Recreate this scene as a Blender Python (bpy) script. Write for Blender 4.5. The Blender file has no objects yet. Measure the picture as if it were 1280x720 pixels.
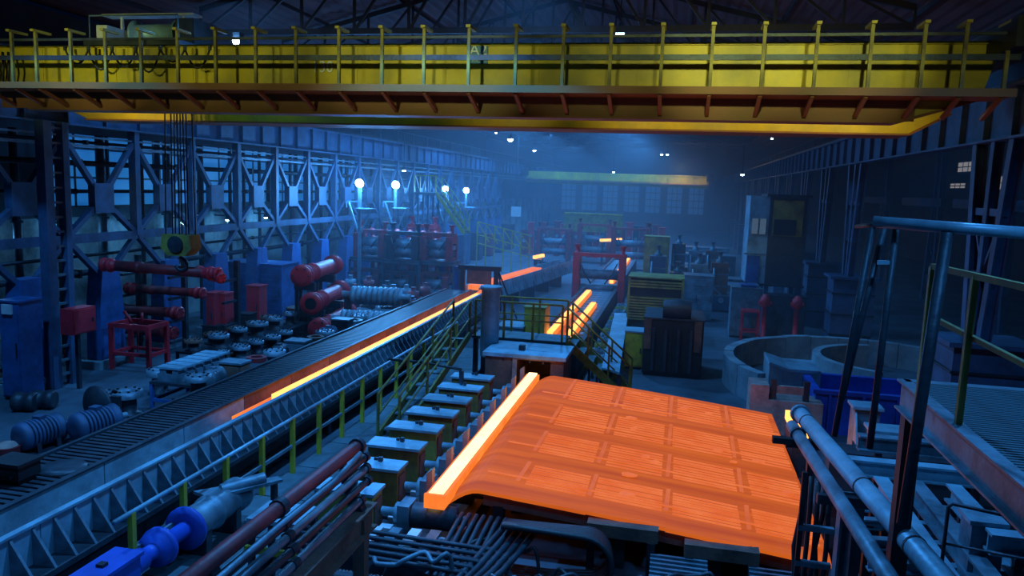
import bpy, math, random
from mathutils import Vector, Matrix
R = random.Random(7)
sc = bpy.context.scene
COL = sc.collection

# ---------------------------------------------------------------- camera
FPX = 955.0
EYE = Vector((0, 0, 6.0))
_d = Vector((210/FPX, 120/FPX, -1)).normalized()            # mill axis (+Y) in camera axes
_u = Vector((.035, 1, (120+.035*210)/FPX)).normalized()     # up (+Z) in camera axes (2 degrees of roll)
_x = _d.cross(_u)
CAMROT = Matrix((_x, _d, _u))                               # camera axes -> world
cam = bpy.data.cameras.new('camera'); cam.sensor_width = 36.0; cam.lens = FPX/1280*36
cam.clip_start = .05; cam.clip_end = 500
camo = bpy.data.objects.new('camera', cam); COL.objects.link(camo)
camo.matrix_world = Matrix.Translation(EYE) @ CAMROT.to_4x4()
sc.camera = camo

# ---------------------------------------------------------------- world, lights, exposure
w = bpy.data.worlds.new('world'); sc.world = w; w.use_nodes = True
bg = w.node_tree.nodes['Background']
bg.inputs['Color'].default_value = (.02, .20, 1, 1); bg.inputs['Strength'].default_value = .007
sc.view_settings.view_transform = 'Standard'; sc.view_settings.look = 'None'
sc.view_settings.exposure = 0.0; sc.view_settings.gamma = 1.0
sc.view_settings.use_curve_mapping = False
sc.cycles.max_bounces = 6; sc.cycles.diffuse_bounces = 3; sc.cycles.glossy_bounces = 3
sc.cycles.volume_bounces = 1; sc.cycles.transparent_max_bounces = 8
sc.cycles.sample_clamp_indirect = 4.0; sc.cycles.use_denoising = True

BLUE = (.075, .38, 1.0)
def lamp_light(loc, power, col=BLUE, radius=.25, spot=None, aim=None, blend=.6):
    l = bpy.data.lights.new('lamp_light', 'SPOT' if spot else 'POINT')
    l.energy = power; l.color = col; l.shadow_soft_size = radius
    o = bpy.data.objects.new('lamp_light', l); COL.objects.link(o); o.location = loc
    if spot:
        l.spot_size = math.radians(spot); l.spot_blend = blend
        dv = Vector(aim) - Vector(loc) if aim else Vector((0, 0, -1))
        o.rotation_euler = dv.to_track_quat('-Z', 'Y').to_euler()
    return o
# high-bay roof lamps of the hall: rows above and behind the camera, and on down the hall
for yy, pw in ((3, 500), (11.5, 2500), (21, 1500), (31, 1200), (43, 1300), (54, 2000), (66, 2200), (80, 1800), (96, 1500)):
    for xx in (-13.5, -4.5):
        lamp_light((xx, yy, 12.0), pw*((1.15 if yy < 15 else .8) if xx < -9 and yy < 35 else 2.0), spot=(98 if yy < 15 else 140), blend=(.25 if yy < 15 else .6))
for xx, yy, pw in ((3.5, 2, 1500), (4.5, 10, 1300), (9, 28, 600)):  # extra unseen lamps added to brighten the right-hand pipes and beams
    lamp_light((xx, yy, 11.0), pw, spot=130)
# unseen spots added in front of the crane to light its girder in patches
for xx, xt, pw in ((-12.6, -13.6, 380), (-6.4, -6.4, 300), (-4.6, -4.6, 330), (.6, .8, 560), (2.6, 2.8, 420), (4.4, 4.8, 70), (-9.5, -10.0, 170), (-2.0, -2.0, 130), (-8.2, -8.2, 130), (-11.4, -11.6, 150), (-.4, -.5, 120), (-15.4, -15.6, 160)):
    lamp_light((xx, 8.4, 8.75), pw*2.7, (.80, .90, .34), .12, 28, (xt, 15.9, 8.62), 1.0)
# hidden spots added between the crane girders to light the rear one
for xx, pw in ((-14.9, 60), (-13.6, 60), (-4.2, 25), (-1.0, 60), (.8, 70), (2.6, 80), (4.0, 70)):
    lamp_light((xx, 16.6, 8.05), pw, (1, .80, .28), .08, 100, (xx, 18.3, 7.9), .8)
# ---------------------------------------------------------------- helpers
def V(*a): return Vector(a)
def prj_ray(px, py):
    return CAMROT @ Vector(((px-640)/FPX, (360-py)/FPX, -1))
def uZ(px, py, z): r = prj_ray(px, py); return EYE + r*((z-EYE.z)/r.z)
def uY(px, py, y): r = prj_ray(px, py); return EYE + r*(y/r.y)
def uX(px, py, x): r = prj_ray(px, py); return EYE + r*(x/r.x)

class MB:
    def __init__(s, m=None): s.v = []; s.f = []; s.sm = []; s.m = m
    def add(s, vs, fs, smooth=False):
        b = len(s.v)
        s.v += [tuple(s.m @ Vector(p)) if s.m else tuple(p) for p in vs]
        for f in fs: s.f.append(tuple(b+i for i in f)); s.sm.append(smooth)
        return s
    def box(s, x0, x1, y0, y1, z0, z1):
        vs = [(x0,y0,z0),(x1,y0,z0),(x1,y1,z0),(x0,y1,z0),(x0,y0,z1),(x1,y0,z1),(x1,y1,z1),(x0,y1,z1)]
        return s.add(vs, [(0,3,2,1),(4,5,6,7),(0,1,5,4),(1,2,6,5),(2,3,7,6),(3,0,4,7)])
    def cb(s, c, d):
        return s.box(c[0]-d[0]/2, c[0]+d[0]/2, c[1]-d[1]/2, c[1]+d[1]/2, c[2]-d[2]/2, c[2]+d[2]/2)
    def bar(s, p, q, a, b=None, up=(0,0,1)):
        b = b or a; p = Vector(p); q = Vector(q); t = (q-p).normalized(); up = Vector(up)
        if abs(t.dot(up)) > .98: up = Vector((0,1,0))
        x = t.cross(up).normalized(); y = x.cross(t)
        vs = []
        for e in (p, q):
            for i, j in ((-1,-1),(1,-1),(1,1),(-1,1)): vs.append(e + x*(i*a/2) + y*(j*b/2))
        return s.add(vs, [(3,2,1,0),(4,5,6,7),(0,1,5,4),(1,2,6,5),(2,3,7,6),(3,0,4,7)])
    def ibar(s, p, q, wd, ht, t=.02, up=(0,0,1)):
        p = Vector(p); q = Vector(q); u = Vector(up); d = (q-p).normalized(); x = d.cross(u).normalized(); y = x.cross(d)
        s.bar(p+y*(ht/2-t/2), q+y*(ht/2-t/2), wd, t, up); s.bar(p-y*(ht/2-t/2), q-y*(ht/2-t/2), wd, t, up)
        return s.bar(p, q, t, ht-2*t, up)
    def lathe(s, p, d, prof, n=14, caps=True):
        p = Vector(p); d = Vector(d).normalized(); a = Vector((0,0,1)) if abs(d.z) < .9 else Vector((1,0,0))
        x = d.cross(a).normalized(); y = x.cross(d); vs = []; fs = []
        for t, r in prof:
            for k in range(n):
                an = 2*math.pi*k/n; vs.append(p + d*t + (x*math.cos(an)+y*math.sin(an))*r)
        for i in range(len(prof)-1):
            for k in range(n):
                fs.append((i*n+k, i*n+(k+1) % n, (i+1)*n+(k+1) % n, (i+1)*n+k))
        s.add(vs, fs, True)
        if caps:
            m = (len(prof)-1)*n
            s.add(vs, [tuple(range(n))[::-1], tuple(range(m, m+n))])
        return s
    def cyl(s, p, q, r, n=12):
        p = Vector(p); q = Vector(q); return s.lathe(p, q-p, [(0,r),((q-p).length,r)], n)
    def tube(s, pts, r, n=7):
        pts = [Vector(p) for p in pts]; vs = []; fs = []; x = None
        for i, p in enumerate(pts):
            t = (pts[min(i+1,len(pts)-1)] - pts[max(i-1,0)]).normalized()
            if x is None:
                a = Vector((0,0,1)) if abs(t.z) < .9 else Vector((1,0,0)); x = t.cross(a).normalized()
            else: x = (x - t*x.dot(t)).normalized()
            y = t.cross(x)
            for k in range(n):
                an = 2*math.pi*k/n; vs.append(p + (x*math.cos(an)+y*math.sin(an))*r)
        for i in range(len(pts)-1):
            for k in range(n): fs.append((i*n+k, i*n+(k+1) % n, (i+1)*n+(k+1) % n, (i+1)*n+k))
        m = (len(pts)-1)*n
        return s.add(vs, fs + [tuple(range(n))[::-1], tuple(range(m, m+n))], True)
    def prism(s, poly, e):                                  # polygon (3-D points) extruded by the vector e
        n = len(poly); e = Vector(e); vs = [Vector(p) for p in poly] + [Vector(p)+e for p in poly]
        return s.add(vs, [tuple(range(n))[::-1], tuple(range(n, 2*n))] + [(i,(i+1)%n,(i+1)%n+n,i+n) for i in range(n)])
    def ring(s, c, ro, ri, z0, z1, n=24, a0=0, a1=2*math.pi):
        vs = []; fs = []; full = abs(a1-a0-2*math.pi) < 1e-6; m = n if full else n+1
        for k in range(m):
            an = a0+(a1-a0)*k/n; cx, sx = math.cos(an), math.sin(an)
            for r, z in ((ri,z0),(ro,z0),(ro,z1),(ri,z1)): vs.append((c[0]+cx*r, c[1]+sx*r, z))
        for k in range(n):
            a = 4*k; b = 4*((k+1) % m)
            for i in range(4): fs.append((a+i, b+i, b+(i+1)%4, a+(i+1)%4))
        if not full: fs += [(0,1,2,3), (4*n+3,4*n+2,4*n+1,4*n)]
        return s.add(vs, fs)
    def build(s, name, mat, parent=None, loc=None, fix=True):
        me = bpy.data.meshes.new(name)
        base = Vector((0,0,0))
        if parent is not None:
            p = parent
            while p: base += p.location; p = p.parent
        o_loc = Vector(loc) if loc is not None else Vector((0,0,0))
        off = base + o_loc
        me.from_pydata([tuple(Vector(v)-off) for v in s.v], [], s.f)
        me.polygons.foreach_set('use_smooth', s.sm)
        me.materials.append(MAT[mat]); me.update()
        o = bpy.data.objects.new(name, me); COL.objects.link(o); o.location = o_loc
        if parent: o.parent = parent
        return o
def tag(o, label, cat, group=None):
    o['label'] = label; o['category'] = cat
    if group: o['group'] = group
    return o
def thing(name, label, cat, loc=(0,0,0), group=None):
    o = bpy.data.objects.new(name, None); COL.objects.link(o); o.location = loc; o.empty_display_size = .2
    o['kind'] = 'thing'
    return tag(o, label, cat, group)
def struct(o, label=None, cat=None): 
    o['kind'] = 'structure'
    if label: o['label'] = label
    if cat: o['category'] = cat
    return o
def frame(name, loc, label, cat):                            # Empty for a piece of the setting
    o = bpy.data.objects.new(name, None); COL.objects.link(o); o.location = loc; o.empty_display_size = .2
    o['kind'] = 'structure'; o['label'] = label; o['category'] = cat
    return o
def put(src, name, parent, loc):                             # another piece sharing the mesh of src
    c = bpy.data.objects.new(name, src.data); COL.objects.link(c); c.parent = parent; c.location = loc
    return c
def copy_tree(o, parent=None):
    c = o.copy(); COL.objects.link(c); c.parent = parent
    for ch in list(o.children): copy_tree(ch, c)
    return c
def again(o, loc, label=None, rz=None, scale=None):
    c = copy_tree(o); c.location = loc
    if label: c['label'] = label
    if rz is not None: c.rotation_euler.z = rz
    if scale: c.scale = (scale,)*3
    return c
ORD = ['first','second','third','fourth','fifth','sixth','seventh','eighth','ninth','tenth','eleventh','twelfth','thirteenth',
       'fourteenth','fifteenth','sixteenth','seventeenth','eighteenth','nineteenth','twentieth']
# ---------------------------------------------------------------- materials
MAT = {}
def mat(name, c, rough=.6, metal=0, c2=None, scale=3., amt=.6, bump=.15, detail=6, stretch=(1,1,1), emit=0, ecol=None, e2=None):
    m = bpy.data.materials.new(name); m.use_nodes = True; nt = m.node_tree; N = nt.nodes; L = nt.links
    b = N['Principled BSDF']; b.inputs['Roughness'].default_value = rough; b.inputs['Metallic'].default_value = metal
    tc = N.new('ShaderNodeTexCoord'); mp = N.new('ShaderNodeMapping'); mp.inputs['Scale'].default_value = stretch
    L.new(tc.outputs['Object'], mp.inputs['Vector'])
    nz = N.new('ShaderNodeTexNoise'); nz.inputs['Scale'].default_value = scale; nz.inputs['Detail'].default_value = detail
    nz.inputs['Roughness'].default_value = .65
    L.new(mp.outputs['Vector'], nz.inputs['Vector'])
    rp = N.new('ShaderNodeValToRGB'); rp.color_ramp.elements[0].position = .38; rp.color_ramp.elements[1].position = .68
    c2 = c2 or tuple(x*.35 for x in c)
    rp.color_ramp.elements[0].color = (*c, 1); 
    rp.color_ramp.elements[1].color = (*[a*(1-amt)+d*amt for a, d in zip(c, c2)], 1)
    L.new(nz.outputs['Fac'], rp.inputs['Fac']); L.new(rp.outputs['Color'], b.inputs['Base Color'])
    if bump:
        bp = N.new('ShaderNodeBump'); bp.inputs['Strength'].default_value = bump; bp.inputs['Distance'].default_value = .03
        n2 = N.new('ShaderNodeTexNoise'); n2.inputs['Scale'].default_value = scale*6; n2.inputs['Detail'].default_value = 4
        L.new(mp.outputs['Vector'], n2.inputs['Vector']); L.new(n2.outputs['Fac'], bp.inputs['Height']); L.new(bp.outputs['Normal'], b.inputs['Normal'])
    if emit:
        b.inputs['Emission Strength'].default_value = emit
        if e2:
            r2 = N.new('ShaderNodeValToRGB'); r2.color_ramp.elements[0].position = .35; r2.color_ramp.elements[1].position = .7
            r2.color_ramp.elements[0].color = (*ecol, 1); r2.color_ramp.elements[1].color = (*e2, 1)
            L.new(nz.outputs['Fac'], r2.inputs['Fac']); L.new(r2.outputs['Color'], b.inputs['Emission Color'])
        else: b.inputs['Emission Color'].default_value = (*ecol, 1)
    MAT[name] = m
    return m
mat('floor', (.07,.115,.15), .75, 0, (.02,.03,.04), .6, .9, .3, 8)
mat('concrete', (.22,.33,.38), .85, 0, (.08,.12,.14), 1.2, .8, .4, 8)
mat('whitewash', (.28,.36,.36), .9, 0, (.03,.035,.04), .55, 1, .3, 9)
mat('wall_dark', (.05,.06,.07), .9, 0, (.02,.02,.03), .4, .8, .2)
mat('roof', (.10,.055,.06), .85, 0, (.04,.02,.03), .8, .8, .2, 5, (4,.4,1))
mat('roof_steel', (.035,.035,.05), .7, .2, None, 2)
mat('blue_steel', (.055,.12,.23), .6, .1, (.03,.05,.08), 1.3, .9)
mat('blue_paint', (.03,.13,.36), .5, 0, (.015,.04,.10), 1.6, .8)
mat('deep_blue', (.02,.09,.50), .5, 0, (.01,.03,.18), 1.6, .7)
mat('grey_steel', (.17,.27,.33), .5, .3, (.05,.08,.10), 2.2, .9, .25)
mat('pale_steel', (.26,.47,.57), .45, .2, (.10,.16,.20), 1.4, .9, .25)
mat('dark_steel', (.05,.068,.085), .5, .4, (.018,.022,.03), 2.5, .8, .25)
mat('black_steel', (.025,.026,.03), .55, .3, (.01,.01,.012), 2.5, .8)
mat('rubber', (.03,.032,.036), .5, 0, None, 5)
mat('rust', (.22,.10,.07), .75, .1, (.06,.035,.03), 2.0, .9, .3)
mat('rust_pale', (.42,.26,.22), .8, 0, (.16,.10,.09), 2.5, .9, .3)
mat('crane_yellow', (.66,.49,.012), .5, 0, (.30,.26,.05), .9, .85, .1, 7, (1,1,1))
mat('crane_rust_glow', (.26,.10,.03), .6, 0, (.16,.09,.02), .8, .8, .15)  # rust brown with walkway shade and orange glow put into the colour
mat('yellow', (.55,.45,.03), .5, 0, (.22,.17,.03), 2.2, .8)
mat('yellow_dull', (.34,.29,.05), .6, 0, (.10,.08,.03), 2.2, .9)
mat('red', (.80,.03,.05), .5, 0, (.34,.015,.025), 2.0, .8)
mat('red_dark', (.34,.025,.03), .55, 0, (.05,.015,.02), 2.4, .9)
mat('white', (.7,.75,.78), .5, 0, (.4,.42,.44), 2)
mat('sign_blue', (.05,.22,.42), .5, 0, (.03,.15,.32), 2, .5, 0)
mat('paint_white', (.75,.8,.82), .6, 0, (.5,.55,.6), 5, .5, 0)
mat('grating', (.11,.19,.22), .6, .3, (.07,.08,.09), 3)
mat('hot_sheet', (.08,.03,.02), .7, 0, None, 1.1, .6, 0, 5, (.12,3.2,1), .82, (.52,.070,.004), (.84,.165,.016))
mat('hot_seam', (.1,.04,.03), .7, 0, None, 1.6, .6, 0, 5, (1,1,1), 1.0, (.72,.12,.02), (.84,.20,.06))
mat('hot_band', (.1,.04,.03), .7, 0, None, 1.6, .6, 0, 5, (1,1,1), .9, (.66,.11,.018), (.78,.17,.05))
mat('hot_core', (.1,.05,.03), .7, 0, None, 1.2, .6, 0, 4, (1,1,1), 2.4, (1,.60,.24), (1,.72,.36))
mat('hot_skin', (.1,.04,.03), .7, 0, None, 2., .6, 0, 4, (1,1,1), 1.0, (1,.17,.015), (1,.27,.04))
mat('hot_bar', (.1,.05,.03), .7, 0, None, 1.2, .6, 0, 4, (1,1,1), 2.8, (1,.30,.05), (1,.42,.10))
mat('lamp_glow', (.8,.9,1), .4, 0, None, 1, 0, 0, 2, (1,1,1), 40, (.45,.75,1))
mat('window_glow', (.2,.3,.4), .4, 0, None, .9, .5, 0, 6, (1,.5,3), .5, (.005,.10,.50), (.03,.36,.85))
mat('window_dim', (.2,.3,.4), .4, 0, None, .9, .5, 0, 6, (1,1,3), .13, (.02,.16,.62), (.10,.42,.85))
mat('olive', (.20,.16,.03), .6, 0, (.08,.06,.02), 2.2, .9)
mat('window_soft', (.2,.3,.35), .4, 0, None, .9, .5, 0, 6, (1,1,3), .10, (.35,.60,.75), (.5,.6,.6))
mat('cover_shaded', (.20,.15,.03), .6, 0, (.09,.04,.025), 2.6, 1, .2)  # olive and rust, darkened for the shade on the front faces
mat('window_pale', (.2,.3,.4), .4, 0, None, .9, .5, 0, 6, (1,1,3), .4, (.35,.50,.75), (.7,.55,.4))
for k_ in ('hot_sheet','hot_seam','hot_band','hot_core','hot_skin','hot_bar'): MAT[k_].node_tree.nodes['Principled BSDF'].inputs['Specular IOR Level'].default_value = .05
# ---------------------------------------------------------------- the hall
o = MB().box(-21, 24, -8, 126, -.4, 0).build('floor', 'floor'); struct(o, 'dark oily concrete floor of the rolling mill hall', 'floor')
o = MB().box(-21, -20.6, -8, 126, 0, 4.4).build('wall_left', 'whitewash'); struct(o, 'stained whitewashed wall behind the blue lattice columns', 'wall')
m = MB().box(-21, -20.6, -8, 126, 4.4, 4.75).box(-21, -20.6, -8, 126, 7.3, 11.2)
m.box(-21, -20.6, -8, 21.8, 4.75, 7.3).box(-21, -20.6, 48, 126, 4.75, 7.3)
m.build('wall_cladding', 'wall_dark', o)
o = MB().box(23.6, 24, -8, 126, 0, 11.2).build('wall_right', 'wall_dark'); struct(o, 'dark side wall beyond the right row of columns', 'wall')
o = MB().box(-21, 24, 125.6, 126, 0, 15).build('wall_back', 'wall_dark'); struct(o, 'hazy dark end wall far down the hall', 'wall')
o = MB().box(-21, 24, -8.4, -8, 0, 15).build('wall_front', 'wall_dark'); struct(o, 'dark end wall behind the viewpoint', 'wall')

wn = [0]
def window(x, y0, y1, z0, z1, mt, cols, rows, lab, nrm=1):
    wn[0] += 1
    t = frame('window_%d' % wn[0], (x, y0, z0), lab, 'window')
    f = MB(); dy = (y1-y0)/cols; dz = (z1-z0)/rows
    for i in range(cols+1): f.box(x-.04, x+.04, y0+i*dy-.04, y0+i*dy+.04, z0, z1)
    for j in range(rows+1): f.box(x-.05, x+.05, y0, y1, z0+j*dz-.035, z0+j*dz+.035)
    f.build('window_frame', 'dark_steel', t)
    p0 = MB().box(x-.012, x+.012, y0+.04, y0+dy-.04, z0+.035, z0+dz-.035).build('pane', mt, t)
    for i in range(cols):
        for j in range(rows):
            if i or j: put(p0, 'pane', t, (0, i*dy, j*dz))
yy = 21.9
for k in range(9):
    window(-20.75, yy, yy+2.5, 4.75, 7.3, 'window_glow', 2, 5, ORD[k]+' of the bright blue louvred windows above the left wall, counted from the viewpoint')
    yy += 2.88
for k, (px0, px1, py0, py1) in enumerate(((1198, 1216, 206, 222), (1188, 1206, 232, 243), (1213, 1226, 230, 246), (1236, 1270, 224, 246), (1236, 1262, 188, 192))):
    a = uX((px0+px1)/2, (py0+py1)/2, 23.5); b = uX(px0, py0, 23.5); c = uX(px1, py1, 23.5)
    window(23.5, c.y, b.y, min(b.z, c.z)+.5, max(b.z, c.z)+.2, 'window_pale', 3, 2, ORD[k]+' pale lit window seen through the dark trestles on the right')
for k in range(7):
    x0 = -19+k*3.4
    wn[0] += 1
    t = frame('window_%d' % wn[0], (x0, 125.5, 3), ORD[k]+' hazy blue window from the left in the far end wall', 'window')
    f = MB()
    for i in range(4): f.box(x0+i*.8-.05, x0+i*.8+.05, 125.4, 125.6, 2.5, 6.8)
    for j in range(5): f.box(x0, x0+2.4, 125.4, 125.6, 2.5+j*1.07-.05, 2.5+j*1.07+.05)
    f.build('window_frame', 'dark_steel', t)
    p0 = MB().box(x0+.05, x0+.75, 125.5, 125.56, 2.55, 3.5).build('pane', 'window_dim', t)
    for i in range(3):
        for j in range(4):
            if i or j: put(p0, 'pane', t, (i*.8, 0, j*1.07))

# roof: two corrugated slopes on trusses
RID = 15.2; EAV = 11.4
t = frame('ceiling', (-6, 0, RID), 'dark reddish corrugated roof high over the mill', 'roof')
for s, x1 in ((-1, -21), (1, 9)):
    m = MB(); n = 36
    for i in range(n):
        xa = -6+(x1+6)*i/n; xb = -6+(x1+6)*(i+.55)/n; xc = -6+(x1+6)*(i+1)/n
        za, zb, zc = (RID-(RID-EAV)*abs(q+6)/15 for q in (xa, xb, xc))
        m.add([(xa,-8,za),(xb,-8,zb-.04),(xb,126,zb-.04),(xa,126,za)], [(0,1,2,3)])
        m.add([(xb,-8,zb-.04),(xc,-8,zc),(xc,126,zc),(xb,126,zb-.04)], [(0,1,2,3)])
    m.build('roof_sheet', 'roof', t)
MB().box(9, 24, -8, 126, 11.3, 11.5).build('roof_sheet', 'roof', t)
def truss(y, lab):
    t = thing('roof_truss', lab, 'truss', (-6, y, 11.2), 'roof trusses')
    n = 12; X0, X1 = -17.6, 6.6
    def zt(x): return RID-.25-(RID-EAV)*abs(x+6)/15
    m = MB().bar((X0,y,11.2),(X1,y,11.2),.16,.2); m.build('bottom_chord', 'roof_steel', t)
    MB().bar((X0,y,zt(X0)),(-6,y,zt(-6)),.16,.2).bar((X1,y,zt(X1)),(-6,y,zt(-6)),.16,.2).build('top_chord', 'roof_steel', t)
    for k in range(n+1):
        x = X0+(X1-X0)*k/n
        MB().bar((x,y,11.2),(x,y,zt(x)),.09).build('strut', 'roof_steel', t)
        if k < n:
            xb = X0+(X1-X0)*(k+1)/n
            a, b = ((x,y,11.2),(xb,y,zt(xb))) if x < -6.1 else ((x,y,zt(x)),(xb,y,11.2))
            MB().bar(a, b, .09).build('diagonal', 'roof_steel', t)
    return t
t0 = truss(20, 'nearest roof truss just behind the big yellow crane')
for k in range(1, 17):
    again(t0, (-6, 20+6*k, 11.2), ORD[k]+' roof truss down the hall counted from the big yellow crane')
for k, x in enumerate((-19, -15.5, -12, -8.5, -3.5, 0, 3.5, 7)):
    z = RID-.1-(RID-EAV)*abs(x+6)/15
    o = MB().bar((x, 14, z), (x, 125, z), .1, .14).build('trim_%d' % (k+1), 'roof_steel', None); struct(o, ORD[k]+' long dark roof purlin from the left', 'purlin')

# ---------------------------------------------------------------- crane runways
def runway(x, side, lab):
    t = thing('crane_runway', lab, 'crane runway', (x, 15, 7.3))
    MB().box(x-.02, x+.02, 4, 122, 7.35, 8.35).build('web', 'blue_steel', t)
    MB().box(x-.2, x+.2, 4, 122, 8.35, 8.4).box(x-.2, x+.2, 4, 122, 7.3, 7.35).build('flange', 'blue_steel', t)
    MB().box(x-.05, x+.05, 4, 122, 8.4, 8.52).build('rail', 'dark_steel', t)
    st = MB().box(x-.14, x+.14, 10, 10.03, 7.35, 8.35).build('stiffener', 'blue_steel', t)
    for k in range(1, 60): put(st, 'stiffener', t, (0, k*1.5, 0))
    xs = x+side*.9
    MB().tube([(xs,10,9.3),(xs,120,9.3)], .025, 6).build('handrail', 'grey_steel', t)
    MB().box(min(x,xs), max(x,xs), 8, 122, 8.2, 8.25).build('walkway', 'dark_steel', t)
    ps = MB().box(xs-.025, xs+.025, 12, 12.05, 8.2, 9.3).build('handrail_post', 'grey_steel', t)
    for k in range(1, 22): put(ps, 'handrail_post', t, (0, k*3, 0))
    return t
runway(-17.3, -1, 'blue riveted crane runway girder along the lattice wall')
runway(6.6, 1, 'dark blue crane runway girder carried by the trestles beside the cabin')
o = tag(MB().box(-17.34,-17.26, 14, 100, 6.7, 6.78).bar((-17.3,14,7.0),(-17.3,100,7.0),.06,.06).build('conduit_run', 'grey_steel', None), 'grey conduit run under the riveted runway along the lattice wall', 'conduit')

# left lattice: one trestle per 3 m
def trestle(y, lab):
    x = -17.3; t = thing('lattice_trestle', lab, 'steel trestle', (x, y, 0), 'blue lattice trestles of the left crane runway')
    MB().bar((x,y-1.45,4.0),(x,y-1.45,7.3),.26,.22).build('post', 'blue_steel', t)
    MB().box(x-.1,x+.1,y-1.45,y+1.45,3.88,4.14).build('tie_beam', 'blue_steel', t)
    for a, b in (((y-1.4,6.9),(y-.1,5.3)), ((y+1.4,6.9),(y+.1,5.3)), ((y-1.4,4.1),(y-.1,5.1)), ((y+1.4,4.1),(y+.1,5.1)),
                 ((y-1.4,3.95),(y-.25,2.9)), ((y+1.4,3.95),(y+.25,2.9))):
        MB().bar((x,*a),(x,*b),.14,.17,(1,0,0)).build('brace', 'blue_steel', t)
    MB().prism([(x-.12,y-.4,4.75),(x-.12,y+.4,4.75),(x-.12,y+.4,5.65),(x-.12,y-.4,5.65)],(.24,0,0)).build('gusset', 'blue_steel', t)
    MB().prism([(x-.25,y-.55,0),(x-.25,y+.55,0),(x-.25,y+.5,1.9),(x-.25,y+.36,3.05),(x-.25,y-.36,3.05),(x-.25,y-.5,1.9)],(.5,0,0)).build('pedestal', 'blue_paint', t)
    MB().box(x-.4,x+.4,y-.8,y+.8,0,.25).build('footing', 'concrete', t)
    return t
t0 = trestle(17.4, 'blue lattice trestle standing in front of the ladder column')
for k in range(1, 20):
    again(t0, (-17.3, 17.4+2.95*k, 0), ORD[k]+' blue lattice trestle along the left wall counted from the ladder column')
# ladder column
x, y = -16.6, 17.5
t = thing('ladder_column', 'tall dark column pair with ladder rungs beside the red cabinet', 'column', (x, y, 0))
MB().box(x-.14,x+.14,y-.14,y+.14,0,7.3).build('post', 'blue_steel', t); MB().box(x-.1,x+.1,y+.55,y+.75,0,7.3).build('post', 'blue_steel', t)
rg = MB().box(x-.05,x+.05,y+.14,y+.55,.3,.36).build('rung', 'grey_steel', t)
for k in range(1, 18): put(rg, 'rung', t, (0,0,k*.4))

# right trestles: A-legs on solid pedestals
def atrestle(y, lab):
    x = 6.6; t = thing('trestle_leg', lab, 'steel trestle', (x, y, 0), 'dark blue trestles of the right crane runway')
    MB().box(x-.6,x+.9,y-.6,y+.6,0,2.9).build('pedestal', 'blue_steel', t)
    for z in (.7, 1.5, 2.3): MB().box(x-.64,x+.94,y-.64,y+.64,z,z+.06).build('pedestal_band', 'dark_steel', t)
    MB().box(x-.75,x+1.05,y-.75,y+.75,2.9,3.0).build('cap_plate', 'blue_steel', t)
    for s in (-1, 1):
        MB().ibar((x,y+s*.45,3.0),(x,y+s*1.0,7.3),.24,.24,.03,(1,0,0)).build('leg', 'blue_steel', t)
    MB().ibar((x,y,3.0),(x,y,7.3),.2,.2,.03,(1,0,0)).build('leg', 'blue_steel', t)
    for z, h in ((4.4,.66),(5.8,.84)): MB().bar((x,y-h,z),(x,y+h,z),.12,.16).build('crosspiece', 'blue_steel', t)
    for s in (-1,1): MB().bar((x,y,3.1),(x,y+s*.66,4.35),.08).bar((x,y,4.5),(x,y+s*.8,5.75),.08).build('brace', 'blue_steel', t)
    return t
t0 = atrestle(31.8, 'nearest dark trestle on a solid block pedestal behind the round pit')
for k, y in enumerate((37.8, 43.8, 49.8, 55.8, 61.8, 67.8, 73.8, 79.8, 85.8, 91.8)):
    again(t0, (6.6, y, 0), ORD[k+1]+' dark trestle on a block pedestal along the right runway')
t1 = again(t0, (6.6, 18.5, 0), 'dark trestle leg partly behind the yellow railing at the right')
# second bay behind the right trestles: outer posts
for k, y in enumerate((16, 24, 32, 40, 50, 62)):
    x = 15; t = thing('lattice_column', ORD[k]+' dark outer column behind the right trestles', 'column', (x, y, 0), 'outer columns on the right')
    for s in (-1, 1): MB().bar((x,y+s*.9,0),(x,y+s*.3,9),.25,.3,(1,0,0)).build('leg', 'blue_steel', t)
    for j in range(5): MB().bar((x,y-.9+j*.12,j*1.8+.4),(x,y+.9-j*.12-.1,j*1.8+1.6),.12,.12,(1,0,0)).build('brace', 'blue_steel', t)
    MB().bar((x,y-1.0,5.9),(x,y+7,5.9),.3,.5).build('tie_beam', 'blue_steel', t)

# ---------------------------------------------------------------- overhead crane
XL, XR, YF, YB = -17.0, 5.55, 15.9, 16.25
cr = thing('overhead_crane', 'big yellow overhead crane spanning the hall with railed walkway', 'crane', (-6, 16, 7.4))
ZB, ZT, ZW = 7.46, 8.86, 7.9
MB().prism([(XL,YF,ZT),(XL,YF,7.95),(XL+1.6,YF,ZB),(3.9,YF,ZB),(5.3,YF,7.9),(XR,YF,ZT)],(0,YB-YF,0)).build('girder', 'crane_yellow', cr)
MB().box(XL,XR,YF-.08,YB+.08,ZT,ZT+.05).build('top_flange', 'crane_yellow', cr)
MB().box(XL+1.6,3.9,YF-.1,YB+.1,ZB-.04,ZB).build('bottom_flange', 'crane_rust_glow', cr)
MB().bar((3.9,16.1,ZB-.02),(5.35,16.1,7.9),.5,.05).build('bottom_flange', 'crane_rust_glow', cr)
for xx in range(-15, 5, 2): MB().box(xx-.02,xx+.02,YF-.015,YF,ZW+.1,ZT).build('web_joint', 'crane_yellow', cr)
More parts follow.
